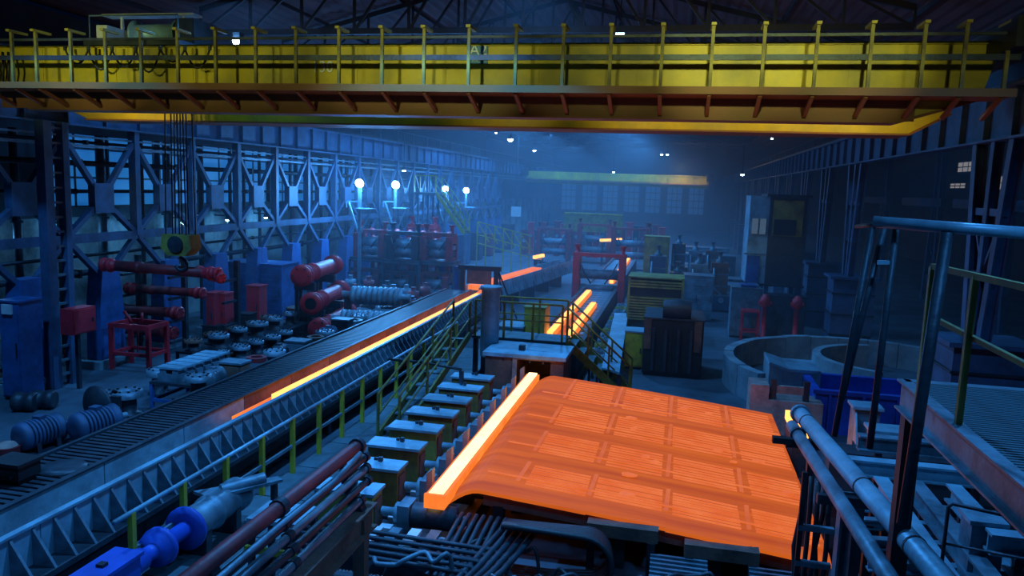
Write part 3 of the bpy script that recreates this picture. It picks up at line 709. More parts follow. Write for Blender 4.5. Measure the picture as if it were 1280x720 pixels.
# ---------------------------------------------------------------- roller table drives under the bright bar
for k in range(8):
    y = 10.95+1.1*k; x0, x1 = -5.5, -4.5
    mt = 'yellow_dull' if k in (0,3) else 'cover_shaded'
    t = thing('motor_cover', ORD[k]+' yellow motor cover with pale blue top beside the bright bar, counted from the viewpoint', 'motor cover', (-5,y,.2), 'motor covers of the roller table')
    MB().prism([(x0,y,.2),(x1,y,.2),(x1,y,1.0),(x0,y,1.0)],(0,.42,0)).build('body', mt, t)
    MB().box(x0-.04,x1+.04,y-.04,y+.46,1.0,1.05).build('lid', 'pale_steel', t)
    MB().box(-4.95,-4.88,y+.25,y+.32,1.06,1.14).box(-5.05,-4.98,y+.3,y+.34,1.06,1.11).build('lug', 'dark_steel', t)
    MB().box(x1,x1+.03,y+.06,y+.36,.35,.9).build('side_panel', 'rust', t)
    MB().box(x0-.05,x1+.05,y-.05,y+.47,0,.2).build('base', 'dark_steel', t)
    r = thing('table_roller', ORD[k]+' roller of the table with white-spotted coupling under the bright bar, counted from the viewpoint', 'roller', (-4,y+.3,.4), 'rollers under the bright bar')
    MB().lathe((-4.45,y+.3,.66),(1,0,0),[(0,.07),(.25,.07),(.25,.17),(.42,.17),(.42,.08),(.55,.08)],14).build('coupling', 'pale_steel', r)
    MB().lathe((-3.9,y+.3,.66),(1,0,0),[(0,.2),(.7,.2),(.7,.08),(.9,.08)],16).build('barrel', 'dark_steel', r)
    MB().box(-4.12,-3.92,y+.1,y+.5,.2,.86).build('bearing_block', 'grey_steel', r)
    for dy in (.02,.42): MB().box(-4.4,-4.2,y+dy,y+dy+.16,.2,.5).build('bearing_cap', 'white', r)
    g = MB().prism([(-3.84,y+.72,.6),(-3.74,y+.72,.6),(-3.74,y+.72,1.28),(-3.84,y+.72,1.2)],(0,.14,0)).build('side_guide', 'rust_pale', None, (-3.8,y+.75,.6))
    tag(g, ORD[k]+' rusty guide stub at the left of the bright bar, counted from the viewpoint', 'guide', 'guide stubs along the bright bar')
bd = thing('roller_bed', 'dark bed frame carrying the rollers under the bright bar', 'machine bed', (-3.9,15,0))
MB().box(-5.7,-2.9,10.2,19.4,0,.14).build('base_plate', 'dark_steel', bd)
MB().bar((-4.2,10.6,.17),(-4.2,19.4,.17),.24,.06).build('rail', 'grey_steel', bd); MB().bar((-3.15,10.6,.3),(-3.15,19.4,.3),.2,.36).build('rail', 'dark_steel', bd)
for k in range(5):
    x = -4.75+k*.32; MB().box(x,x+.17,10.25,10.85,.5+.02*k,.56+.02*k).build('tread_plate', 'white' if k in (1,3) else 'grey_steel', bd)
MB().box(-4.85,-3.2,10.2,10.3,.14,.5).box(-4.85,-3.2,10.75,10.82,.14,.5).build('tread_support', 'dark_steel', bd)

# cooling bed below the sheet
cb = thing('cooling_bed', 'dark cooling bed frame with legs and skid beams under the orange sheet', 'cooling bed', (-.2,15,0))
for k, y in enumerate((11.75, 13.3, 15.1, 17.1, 18.9)):
    m = MB(); X = [-2.85+i*.36 for i in range(16)]
    for i in range(15): m.bar((X[i],y,sheet_z(X[i])-.245),(X[i+1],y,sheet_z(X[i+1])-.245),.16,.24)
    m.build('skid_beam', 'rust', cb)
    for x in (-2.6,-.6,.9,2.3): MB().box(x-.09,x+.09,y-.09,y+.09,0,sheet_z(x)-.34).build('leg', 'black_steel', cb)
m = MB(); X = [-2.85+i*.33 for i in range(17)]
for i in range(16): m.prism([(X[i],11.62,sheet_z(X[i])-.12),(X[i+1],11.62,sheet_z(X[i+1])-.12),(X[i+1],11.62,sheet_z(X[i+1])-.105),(X[i],11.62,sheet_z(X[i])-.105)],(0,7.5,0))
m.build('glow_block_plate', 'black_steel', cb)  # plate added to keep the sheet's glow off the floor beneath
for x in (-.6,.9):
    MB().box(x-.5,x+.6,11.35,11.6,sheet_z(x)-.32,sheet_z(x)-.12).build('front_bracket', 'rust', cb)
    for dx in (-.42,.5): MB().box(x+dx-.06,x+dx+.06,11.32,11.36,0,sheet_z(x)-.32).build('front_leg', 'black_steel', cb)
for x0, x1 in ((-.1,.75),(1.35,2.05)):
    gb = thing('slatted_tray', 'slatted dark tray at the foot of the orange sheet, '+('between the two front brackets' if x0<0 else 'right of the front brackets'), 'tray', ((x0+x1)/2,11,.1))
    for k in range(14): MB().box(x0,x1,10.0+k*.1,10.05+k*.1,.2+k*.018,.25+k*.018).build('slat', 'grey_steel', gb)
    for x in (x0,x1-.05): MB().prism([(x,9.95,0),(x,11.45,0),(x,11.45,.46),(x,9.95,.2)],(.05,0,0)).build('side', 'dark_steel', gb)

# hydraulics below the near edge
def hoses(name, label, cat, plist, r, mt='rubber', n=6, part='hose'):
    t = thing(name, label, cat, plist[0][0])
    for p in plist: MB().tube(p, r, n).build(part, mt, t)
    return t
def arc(c, r, a0, a1, n, y): return [(c[0]+r*math.cos(a0+(a1-a0)*i/n), y, c[1]+r*math.sin(a0+(a1-a0)*i/n)) for i in range(n+1)]
pls = []
for j in range(7):
    y = 10.62+.075*j; r = .42-.012*j
    pls.append([(-2.3,y,.95-.02*j)]+[(-1.9,y,.96-.02*j)]+arc((-1.05,.52),r,math.pi/2,-math.pi/2,12,y)+[(-1.6,y,.1),(-2.3,y,.1)])
hoses('hose_loop', 'thick black hose bundle looping back under the near edge of the sheet', 'hose', pls, .045)
pls = []
for j in range(6):
    y = 9.75+.13*j; z = .62+.03*(j % 3)
    pls.append([(-5.4,y+.12,z-.02),(-4.6,y+.05,z),(-3.2,y,z),(-2.6+.05*j,y-.02,z),(-2.5+.05*j,y,z-.14),(-2.5+.05*j,y,.1)])
hoses('pipe_bundle', 'bundle of thin hydraulic pipes crossing in front of the bright bar', 'pipes', pls, .035, 'dark_steel', 6, 'pipe')
pls = []
for j in range(7):
    x = -3.1+.12*j; pls.append([(x,11.3,.75),(x,11.0,.74+.02*(j%2)),(x-.05,10.6,.6),(x-.1,10.25,.52),(x-.15,9.6,.3),(x-.15,9.2,.1)])
hoses('pipe_bundle', 'dark pipes bending down below the end of the bright bar', 'pipes', pls, .04, 'dark_steel', 7, 'pipe')
pls = [[(-3.0+.1*j,8.1,.2),(-2.85+.1*j,9.0,.5+.02*j),(-2.6+.12*j,9.9,.62),(-2.45+.13*j,10.6,.7),(-2.35+.13*j,11.2,.72)] for j in range(5)]
hoses('hose_bundle', 'sloping hose bundle rising to the corner of the orange sheet', 'hose', pls, .05, 'dark_steel')
pls = [[(-2.2,9.6,.62+.05*j),(-1.5-.2*j,9.4,.6+.05*j),(-1.3-.2*j,9.3,.58+.05*j),(-1.25-.2*j,9.25,.4),(-1.25-.2*j,9.2,.1)] for j in range(3)]
hoses('pipe_bundle', 'small pipes bent downward in front of the hose loop', 'pipes', pls, .022, 'grey_steel', 6, 'pipe')
def bellows(p, d, L, r, label, mt='dark_steel'):
    prof = [(0,r*.6)]; n = int(L/.05)
    for k in range(n): prof += [(L*(k+.2)/n,r),(L*(k+.8)/n,r*.82)]
    t = thing('ribbed_shaft', label, 'ribbed shaft', Vector(p)-V(0,0,r))
    MB().lathe(p, d, prof, 14).build('ribs', mt, t)
    for u in (.05, .95):
        q = Vector(p)+Vector(d).normalized()*L*u; MB().box(q.x-.08,q.x+.08,q.y-.14,q.y+.14,0,q.z).build('pedestal', 'black_steel', t)
    return t
bellows((-4.75,8.95,.72),(1,-.03,0),1.55,.13,'ribbed dark screw shaft at the lower left of the hoses')
bellows((-2.3,8.9,.35),(1,-.02,0),2.6,.12,'ribbed blue-lit screw shaft below the hose loop')
t = thing('valve_manifold', 'dark valve manifold with bolts between the two ribbed shafts', 'valve manifold', (-2.9,9,.0))
MB().box(-3.15,-2.55,8.75,9.15,0,.55).build('block', 'dark_steel', t)
for k in range(4): MB().cyl((-3.05+k*.13,8.9,.55),(-3.05+k*.13,8.9,.68),.045,10).build('valve', 'pale_steel', t)
MB().cyl((-3.0,8.75,.3),(-3.2,7.9,.1),.07,10).build('outlet_pipe', 'grey_steel', t)
t = thing('machine_sill', 'black machine sill frame along the bottom below the hydraulic pipes', 'frame', (-3,8,0))
MB().box(-5.3,1.5,8.2,8.5,0,.3).build('beam', 'black_steel', t); MB().box(-5.3,-5.1,8.5,10.1,0,.3).build('side_beam', 'black_steel', t)
for k in range(6): MB().box(-4.6+k*1.1,-4.5+k*1.1,8.14,8.2,0,.36).build('stiffener', 'dark_steel', t)
# extra loose pipes and fittings in the same corner
for k in range(10):
    x = -2.2+k*.32; y = 9.5+R.uniform(0,.5); t = thing('pipe_fitting', ORD[k]+' small dark elbow fitting in the row beneath the hose loop, from the left', 'fitting', (x,y,0), 'elbow fittings under the hose loop')
    MB().tube([(x,y,0),(x,y,.22),(x+.03,y+.03,.28),(x+.1,y+.1,.3),(x+.22,y+.16,.3)], .04, 7).build('elbow', 'dark_steel', t); MB().cyl((x,y,.1),(x,y,.14),.065,8).build('collar', 'grey_steel', t)

# ---------------------------------------------------------------- left foreground: pipe rack and blue pump
rk = thing('pipe_rack', 'steel rack with posts carrying the long pipes at the lower left', 'pipe rack', (-3.3,6.5,0))
for y in (5.4, 7.95): MB().prism([(-3.65,y-.06,2.8),(-3.65,y-.06,2.6),(-3.45,y-.06,1.95),(-3.36,y-.06,2.2)],(0,.12,0)).build('cross_arm', 'dark_steel', rk)
for x, y in ((-3.4,7.95),(-3.4,5.4)): MB().box(x-.07,x+.07,y-.07,y+.07,0,2.1).build('post', 'rust', rk)
MB().ibar((-3.38,4.0,2.05),(-3.38,8.2,2.05),.16,.3,.025).build('beam', 'rust', rk)
MB().bar((-3.38,7.85,.6),(-3.38,5.9,1.95),.05,.14,(1,0,0)).build('brace', 'pale_steel', rk)
for k, (x, z, r, mt, y1, lab) in enumerate(((-3.55,2.88,.075,'red_dark',8.15,'dark red pipe, outermost on the rack at the lower left'),(-3.5,2.72,.05,'dark_steel',8.25,'dark pipe next to the red one on the rack'),
        (-3.46,2.6,.045,'grey_steel',8.2,'grey pipe in the middle of the rack'),(-3.42,2.47,.045,'dark_steel',8.15,'dark pipe right of the grey one on the rack'),(-3.4,2.33,.045,'grey_steel',7.9,'innermost thick grey pipe on the rack'))):
    t = thing('long_pipe', lab, 'pipe', (x,6,z-r), 'pipes on the rack at the lower left')
    MB().tube([(x,3.6,z),(x,y1,z)], r, 12).build('tube', mt, t); MB().cyl((x,y1-.02,z),(x,y1+.05,z),r*1.35,12).build('end_flange', 'dark_steel', t)
    MB().cyl((x,6.3,z),(x,6.4,z),r*1.25,12).build('clamp', 'dark_steel', t)
o = MB().tube([(-3.42,3.8,2.84),(-3.4,5,2.82),(-3.44,6.2,2.8),(-3.4,7.2,2.82),(-3.4,7.9,2.9)], .03, 7).build('loose_hose', 'grey_steel', None, (-3.45,3.8,2.9)); tag(o, 'thin grey hose lying along the pipes of the lower left rack', 'hose')

yb0 = 7.9; xp, zp2 = -6.85, .8
t = thing('pump_drive', 'bright blue pump with flange and coupling shaft at the lower left', 'pump', (xp,8.5,0))
MB().box(xp-.19,xp+.19,7.55,8.3,.25,1.0).build('casing', 'deep_blue', t); MB().box(xp-.22,xp+.22,7.5,8.34,1.0,1.05).build('casing_lid', 'deep_blue', t)
MB().box(xp-.06,xp+.04,7.8,7.9,1.05,1.09).build('filler_cap', 'black_steel', t)
MB().cyl((xp,7.25,.75),(xp,7.55,.75),.12,16).build('inlet_stub', 'deep_blue', t)
MB().lathe((xp,8.35,zp2),(0,1,0),[(0,.16),(.2,.16),(.2,.11),(.45,.11),(.45,.25),(.55,.25),(.55,.28),(.62,.28),(.62,.12),(1.15,.12)],22).build('coupling', 'deep_blue', t)
MB().lathe((xp,9.5,zp2),(0,1,0),[(0,.14),(0,.33),(.06,.33),(.06,.3)],24).build('flange', 'deep_blue', t)
MB().box(xp-.25,xp+.25,7.4,11.5,.0,.25).build('bed', 'dark_steel', t)
mo = MB().lathe((xp,9.56,zp2),(0,1,0),[(0,.25),(.5,.25),(.52,.28),(.58,.28),(.6,.24),(1.2,.24),(1.22,.28),(1.34,.28),(1.36,.17),(1.6,.14)],20).build('motor_barrel', 'grey_steel', t)
for y in (9.7,10.5): MB().box(xp-.22,xp+.22,y,y+.14,.25,.72).build('motor_foot', 'dark_steel', t)
for k, (x, z, r, y0, y1, lab) in enumerate(((-7.15,.62,.2,7.2,10.2,'large dark cylinder lying between the blue pump and the conveyor'),(-7.3,.35,.12,6.8,9.2,'thinner dark pipe lying lowest beside the conveyor foot'))):
    t = thing('hydraulic_cylinder', lab, 'cylinder', (x,y0,0))
    MB().lathe((x,y0,z),(0,1,0),[(0,r*.5),(.3,r*.5),(.3,r*1.15),(.42,r*1.15),(.42,r),(y1-y0-.5,r),(y1-y0-.5,r*1.2),(y1-y0-.35,r*1.2),(y1-y0-.35,r*.7),(y1-y0,r*.6)],18).build('barrel', 'grey_steel', t)
    for y in (y0+.6,y1-.9): MB().box(x-r*.8,x+r*.8,y,y+.12,0,z).build('saddle', 'black_steel', t)
t = thing('bracket_plate', 'flat pale bracket plate with clamps over the dark cylinder', 'bracket', (-6.95,10.4,.8))
MB().prism([(-7.3,10.35,.95),(-6.9,10.2,.95),(-6.2,11.2,.95),(-6.35,11.3,.95)],(0,0,.05)).build('plate', 'grey_steel', t)
MB().cyl((-6.9,10.5,1.0),(-6.45,11.05,1.05),.1,12).build('cylinder', 'grey_steel', t)
MB().box(-7.2,-7.1,10.4,10.5,0,.95).build('leg', 'dark_steel', t); MB().box(-6.4,-6.32,11.15,11.25,0,.95).build('leg', 'dark_steel', t)
t = thing('angle_table', 'blue-grey angle table between the handrail and the long pipes', 'frame', (-5.2,9.7,0))
MB().box(-5.75,-4.95,9.35,10.0,1.12,1.18).build('top', 'pale_steel', t)
for x in (-5.7,-5.0):
    for y in (9.4,9.95): MB().box(x-.04,x+.04,y-.04,y+.04,0,1.12).build('leg', 'dark_steel', t)
MB().bar((-5.75,9.3,.75),(-4.95,9.3,.75),.05,.1).build('stretcher', 'yellow', t)
# ---------------------------------------------------------------- right foreground
t = thing('pipe_run', 'thick pale blue pipe running beside the sheet at the lower right', 'pipe', (2.3,9,2.5))
P0, P1 = uZ(1190,738,2.6), uZ(1000,517,2.6); P0 = P0+(P0-P1)*.25
dv = (P1-P0).normalized(); LP = (P1-P0).length
MB().tube([P0,P1], .115, 16).build('tube', 'pale_steel', t)
for u in (.32,.55,.93): MB().cyl(P0+dv*LP*u, P0+dv*(LP*u+.03), .122, 16).build('joint_band', 'dark_steel', t)
MB().cyl(P1-dv*.06,P1+dv*.02,.15,16).build('end_flange', 'grey_steel', t)
t = thing('pipe_run', 'thinner dark pipe parallel to the thick pale pipe at the lower right', 'pipe', (1.9,9,2.4))
Q0, Q1 = uZ(1118,733,2.45), uZ(990,532,2.45); Q0 = Q0+(Q0-Q1)*.3
MB().tube([Q0,Q1], .09, 14).build('tube', 'grey_steel', t); dq = (Q1-Q0).normalized(); LQ = (Q1-Q0).length
MB().cyl(Q1-dq*.5,Q1-dq*.42,.12,14).build('joint_band', 'dark_steel', t)
MB().box(Q1.x-.35,Q1.x+.45,Q1.y-.62,Q1.y-.5,2.33,2.42).build('saddle', 'black_steel', t)
sp = thing('pipe_support', 'dark trestle with posts holding the two lower right pipes', 'support', (2,9,0))
for u in (.25,.6,.92):
    c = (P0+(P1-P0)*u); d = Q0+(Q1-Q0)*u
    MB().box(d.x-.15,c.x+.2,c.y-.05,c.y+.05,2.22,2.34).build('cross_arm', 'dark_steel', sp)
    MB().box(c.x+.02,c.x+.14,c.y-.06,c.y+.06,0,2.22).build('post', 'dark_steel', sp)
pls = []
for j, (dx, dy) in enumerate(((-.02,0),(.06,.1),(.12,-.04),(.2,.06),(.27,0))):
    a = uY(1010+j*9, 545, 10.6+dy)
    pls.append([(a.x,a.y,2.2),(a.x+.02*math.sin(j),a.y,1.7),(a.x-.05*math.cos(j*2),a.y+.04,1.2),(a.x+.03*math.sin(j*3),a.y,.6),(a.x,a.y,0)])
hoses('hanging_hoses', 'dark hoses hanging in front of the right end of the orange sheet', 'hose', pls, .035)
a = uY(1009,560,10.3); t = thing('hose_post', 'slim black upright rod left of the hanging hoses', 'post', (a.x,10.3,0))
MB().box(a.x-.03,a.x+.03,10.27,10.33,0,2.4).build('rod', 'black_steel', t)
for z in (.5,1.1,1.6): MB().box(a.x-.03,a.x+.42,10.26,10.34,z,z+.07).build('clamp_bar', 'grey_steel', t)
a = uY(1062,620,10.0); t = thing('steel_column', 'pale steel channel column under the thinner pipe', 'column', (a.x,10,0))
MB().ibar((a.x,10,0),(a.x,10,2.3),.22,.22,.03,(1,0,0)).build('section', 'grey_steel', t); MB().box(a.x-.2,a.x+.2,9.8,10.2,0,.04).build('base_plate', 'dark_steel', t)
# hot end right of the sheet
o = MB().bar(uZ(987,518,.95), uZ(1004,552,.95), .2, .2).build('hot_bar', 'hot_bar', None); tag(o, 'short bright hot bar end at the right edge of the sheet under the pipes', 'hot steel')
a = uZ(996,535,.95); MB().box(a.x-.15,a.x+.25,a.y-.5,a.y+.6,.0,.85).build('bar_rest','dark_steel',cb)
# pinkish concrete pier with bracket
x0, x1, z0, z1 = pb(938, 478, 958, 515, 19.9)
t = thing('concrete_pier', 'pinkish concrete pier with bracket at the far right corner of the sheet', 'pier', (x0,20,0))
zr = uY(990,500,19.9).z; xr = uY(1028,500,19.9).x
MB().box(x0,x1,19.7,20.5,0,z1).build('upstand', 'rust_pale', t); MB().box(x1,xr,19.7,20.5,0,zr).build('base_block', 'rust_pale', t)
MB().bar((x1+.1,19.9,zr+.25),(xr-.35,19.9,zr+.25),.12,.2).build('bracket_beam', 'rust_pale', t)
for x in (x1+.12,xr-.4): MB().box(x-.07,x+.07,19.82,19.98,zr,zr+.5).build('bracket_post', 'dark_steel', t)

# top rail frame
rl = thing('guard_railing', 'tall pipe railing with slanted posts in the right foreground', 'railing', (1.9,6,3.4))
a, b = uY(1092,277,6.2), uY(1300,293,5.8)
MB().tube([a,b], .042, 12).build('top_rail', 'pale_steel', rl)
for (xa,ya,xb,yb,y,r) in ((1090,284,1043,545,6.2,.022),(1105,284,1052,500,6.35,.024),(1120,286,1087,560,6.2,.026),(1184,290,1128,655,6.0,.042)):
    MB().tube([uY(xa,ya,y),uY(xb,yb,y)], r, 10).build('post', 'dark_steel', rl)
MB().bar(uY(1097,328,6.2),uY(1112,328,6.2),.03).build('tie', 'pale_steel', rl)
MB().tube([uY(1070,283,6.6),uY(1100,280,6.2)], .015, 8).build('cable', 'rubber', rl)
# yellow railing + grating platform
xs = 2.33
gp = thing('grating_platform', 'grated steel platform with yellow railing at the right edge', 'platform', (3,6.5,4.1))
gr = MB().box(xs,5.5,3.2,3.225,4.14,4.2).build('grating_bar', 'grating', gp)
for k in range(1, 84): put(gr, 'grating_bar', gp, (0,k*.06,0))
for k in range(11): MB().box(xs+.1+k*.3,xs+.115+k*.3,3.2,8.2,4.13,4.19).build('cross_rod', 'grating', gp)
MB().ibar((xs,3.0,4.05),(xs,8.25,4.05),.12,.3,.02).build('edge_beam', 'grey_steel', gp)
MB().ibar((xs,8.2,4.05),(5.5,8.2,4.05),.12,.3,.02).build('edge_beam', 'grey_steel', gp)
yr = thing('yellow_railing', 'yellow railing standing on the grated platform at the right edge', 'railing', (2.6,6.5,4.2))
for (xa,ya,xb,yb,y) in ((1166,333,1154,478,7.3),(1219,345,1204,506,6.7)):
    p = uY(xa,ya,y); MB().bar((p.x,y,4.2),(p.x,y,p.z),.05).build('post', 'yellow_dull', yr)
p = uY(1166,333,7.3); q = uY(1219,345,6.7); e = p+(q-p)*2.6
MB().bar(p,e,.05).build('top_rail', 'yellow_dull', yr); MB().bar((e.x,e.y,4.2),e,.05).build('post', 'yellow_dull', yr)
p = uY(1162,395,7.3); q = uY(1213,421,6.7); MB().bar(p,p+(q-p)*2.6,.04).build('mid_rail', 'yellow_dull', yr)
# beams in the dark pit below
ib = [((2.62,11.5,2.15),(5.4,11.5,2.15),'pale_steel','far crosswise beam at the edge of the dark gap'),((3.05,8.4,1.95),(3.05,11.38,1.95),'pale_steel','lengthwise beam nearest the thick pipe in the lower right corner'),
      ((3.5,8.2,1.95),(3.5,11.38,1.95),'grey_steel','middle lengthwise beam in the lower right corner'),((4.0,8.5,1.95),(4.0,11.38,1.95),'pale_steel','outer lengthwise beam in the lower right corner'),
      ((3.55,8.95,2.3),(6.0,8.95,2.3),'pale_steel','crosswise beam with open end in the lower right corner'),((2.9,12.2,2.3),(4.9,12.2,2.3),'grey_steel','short dark crosswise beam below the grated platform corner')]
for p, q, mt, lab in ib:
    t = thing('steel_beam', lab, 'steel beam', ((p[0]+q[0])/2,(p[1]+q[1])/2,p[2]-.12), 'beams of the dark right corner')
    MB().ibar(p,q,.2,.24,.03).build('section', mt, t)
    for u in (.15,.85):
        c = Vector(p).lerp(Vector(q),u); MB().box(c.x-.05,c.x+.05,c.y-.05,c.y+.05,0,c.z-.12).build('stub_column', 'dark_steel', t)
a = uZ(1186,628,2.9); t = thing('pipe_rail', 'thin bent pipe rail over the beams at the lower right', 'railing', (a.x,a.y,2))
MB().tube([(a.x,a.y,1.9),(a.x,a.y,2.85),(a.x+.03,a.y-.03,2.9),(a.x+.6,a.y-.25,2.9),(a.x+2,a.y-.4,2.9)], .02, 8).build('tube', 'dark_steel', t)
MB().tube([(a.x,a.y,2.45),(a.x+1.9,a.y-.4,2.45)], .015, 8).build('mid_tube', 'dark_steel', t)
for k, (px, py) in enumerate(((1085,505),(1115,535))):
    a = uZ(px,py,2.2); t = thing('box_support', ('small','larger')[k]+' blue-lit box support between the posts right of the thick pipe', 'support', (a.x,a.y,0))
    s = .22+.08*k
    MB().box(a.x-s,a.x+s,a.y-.05,a.y+.35,0,2.1).build('body', 'grey_steel', t); MB().box(a.x-s-.05,a.x+s+.05,a.y-.1,a.y+.4,2.1,2.15).build('cap', 'pale_steel', t)
    MB().prism([(a.x-s,a.y-.05,1.5),(a.x-s,a.y-.35,1.5),(a.x-s,a.y-.05,2.05)],(.03,0,0)).build('gusset', 'pale_steel', t)
t = thing('pit_wall', 'dark retaining wall below the grated platform', 'wall', (4.5,12,0))
MB().box(2.6,9,12.6,12.9,0,1.9).build('slab', 'wall_dark', t); MB().box(2.6,9,12.5,13.0,1.9,2.0).build('coping', 'dark_steel', t)
t = thing('platform_stanchion', 'dark stanchions carrying the grated platform', 'support', (3,6,0))
for x, y in ((2.4,8.1),(4.8,8.1),(2.4,4.0),(4.8,4.0)): MB().box(x-.08,x+.08,y-.08,y+.08,0,3.9).build('leg', 'black_steel', t)

# ---------------------------------------------------------------- round pit and things on the right
C0 = (6.2,25.0); pit = t = thing('round_pit', 'round pit ringed by a low pale concrete wall', 'pit', (C0[0],C0[1],0))
for k in range(12):
    a0 = math.radians(53+k*13.5); MB().ring(C0, 4.5, 4.2, 0, .95+R.uniform(-.03,.03), 4, a0, a0+math.radians(13.2)).build('wall_segment', 'concrete', t)
MB().ring(C0, 4.2, .05, 0, .06, 40).build('pit_floor', 'floor', t)
for k in range(9): MB().box(2.6+.06*k,6.5,22.3+k*.42,22.5+k*.42,.06,.16).build('plank', 'grey_steel', t)
x0,x1,z0,z1 = pb(962,456,1000,492,21.8)
t = thing('concrete_block', 'pale blue-lit concrete block standing inside the round pit', 'block', (x0,22,0)); MB().prism([(x0,21.8,0),(x1+.5,21.8,0),(x1+.5,21.8,z1-.15),(x0+.5,21.8,z1-.15),(x0,21.8,z1)],(0,1.4,0)).build('body', 'concrete', t)
MB().prism([(x0-.02,21.78,z1),(x0+.5,21.78,z1-.15),(x1+.5,21.78,z1-.15),(x1+.5,21.78,z1-.07),(x0+.5,21.78,z1-.07),(x0,21.78,z1+.08)],(0,1.44,0)).build('coping', 'pale_steel', t)
t = thing('blue_tank', 'deep blue open tank between the round pit and the pipes', 'tank', (5.1,20.5,0))
MB().box(3.7,7.4,20.2,20.3,0,1.05).box(3.7,3.8,20.3,22.0,0,1.05).box(7.3,7.4,20.3,22.0,0,1.05).box(3.7,7.4,22,22.1,0,1.05).box(3.8,7.3,20.3,22,0,.3).build('shell', 'deep_blue', t)
MB().box(3.62,7.48,20.12,20.3,1.05,1.15).box(3.62,3.8,20.3,22.1,1.05,1.15).box(3.62,7.48,22.0,22.18,1.05,1.15).build('rim', 'deep_blue', t)
for k in range(5): MB().box(4.0+k*.8,4.06+k*.8,20.1,20.2,0,1.05).build('rib', 'deep_blue', t)
MB().ring((7.0,26.2), 2.4, 2.15, .06, .9, 20, math.radians(95), math.radians(250)).build('inner_wall', 'concrete', pit)

# operator cabin
x0, x1, zt_, yb_ = 3.75, 5.25, 5.95, 34
t = thing('control_cabin', 'tall control cabin with lit pale side and dark yellow-framed window', 'cabin', (4.5,34.6,0))
MB().box(x0,x1,34,36.2,2.25,zt_).build('body', 'dark_steel', t)
MB().box(2.95,x0,34,36.2,2.25,zt_).build('lit_side', 'pale_steel', t)  # pale steel paints the cabin's lit side against its dark front
MB().box(2.85,x0,33.97,34.0,3.45,3.52).build('bay_ledge', 'grey_steel', t)
MB().box(2.98,3.5,33.96,34.0,2.28,3.42).build('bay_door', 'blue_paint', t)
for k in range(2): MB().box(3.08+k*.32,3.32+k*.32,33.95,34.0,4.35,5.0).build('bay_window', 'window_soft', t)
MB().box(x0-.15,x1+.15,33.85,36.35,zt_,zt_+.1).build('roof', 'dark_steel', t)
w_ = MB().box(x0+.15,x1-.15,33.95,34.0,4.3,5.8).build('window_panel', 'yellow_dull', t); MB().box(x0+.2,x1-.4,33.9,33.95,4.35,5.0).build('pane', 'black_steel', w_)
for x in (x0+.1,x1-.1):
    for y in (34.1,36.1): MB().box(x-.09,x+.09,y-.09,y+.09,0,2.25).build('leg', 'blue_steel', t)
MB().box(x0-.2,x1+.1,33.9,36.3,2.15,2.25).build('deck', 'dark_steel', t)
o = cabinet('blue_locker', 'bright blue locker under the pale side of the control cabin', 'locker', 2.75, 3.35, 33.1, 33.8, 0, 2.2, 'blue_paint', 1)
# assorted machines, right of the mill line
def block(name, label, cat, px0, py0, px1, py1, y, dp, mt, **kw):
    x0,x1,z0,z1 = pb(px0,py0,px1,py1,y); return cabinet(name, label, cat, x0, x1, y, y+dp, 0, max(.3,z1), mt, **kw)
mc = block('dark_gearbox', 'massive dark gearbox standing on the floor right of the stairs', 'gearbox', 806, 398, 876, 470, 24.9, 2.2, 'black_steel', doors=2, lid='dark_steel')
for k in range(4): MB().box(-.6+k*.4,-.52+k*.4,24.8,24.9,.2,1.6).build('rib', 'dark_steel', mc)
MB().lathe((-.3,25.2,2.2),(1,0,0),[(0,.3),(.5,.36),(.9,.3)],16).build('shaft_housing', 'dark_steel', mc)
for xx in (-.75,.85): MB().box(xx-.12,xx+.12,24.85,24.9,.9,1.9).build('side_flange', 'rust', mc)
x0,x1,z0,z1 = pb(787,345,851,400,30.7)
t = thing('louvred_housing', 'yellow louvred housing with a dark band behind the dark gearbox', 'housing', ((x0+x1)/2,31,0))
MB().box(x0+.05,x1-.05,30.75,32.3,0,z1-.05).build('body', 'black_steel', t)
for k in range(15):
    z = z0-.1+(z1-z0)*k/15
    if k in (9,10,11): continue
    MB().box(x0,x1,30.62,30.78,z,z+.07).build('slat', 'yellow_dull', t)
for x in (x0,x1): MB().box(x-.04,x+.04,30.6,30.75,0,z1).build('frame_post', 'yellow_dull', t)
MB().box(x0-.05,x1+.05,30.6,32.4,z1-.05,z1).build('lid', 'yellow_dull', t)
block('yellow_box', 'small bright yellow box with pale top beside the grey gangway', 'box', 782, 415, 803, 447, 25.6, .8, 'yellow', doors=1, lid='pale_steel')
block('grey_cabinet', 'tall ribbed blue-grey cabinet behind the dark gearbox', 'cabinet', 856, 345, 889, 398, 36.5, 1.2, 'grey_steel', doors=2, vents=3)
block('grey_cabinet', 'pale blue-grey cabinet left of the red frame', 'cabinet', 915, 360, 947, 425, 33, .9, 'grey_steel', doors=1)
block('dark_cabinet', 'dark cabinet behind the round pit under the control cabin', 'cabinet', 958, 370, 1005, 415, 33.2, .8, 'dark_steel', doors=3)
x0,x1,z0,z1 = pb(928,388,948,424,32.2); table(x0,x1,32.2,32.9,z1,'red','small red steel frame beside the pale cabinet', 'red_trestle', 'trestle')
for k, (px,py) in enumerate(((957,372),(997,375))):
    a = uY(px,py,32.3); t = thing('red_hydrant', ('left','right')[k]+' red hydrant of the pair in front of the dark cabinet', 'hydrant', (a.x,32.3,0), 'red hydrants')
    MB().lathe((a.x,32.3,0),(0,0,1),[(0,.2),(.05,.2),(.05,.1),(1.5,.1),(1.5,.2),(1.85,.2),(2.0,.08)],14).build('barrel', 'red', t)
    MB().cyl((a.x-.25,32.3,1.65),(a.x+.25,32.3,1.65),.09,10).build('outlet', 'red', t)
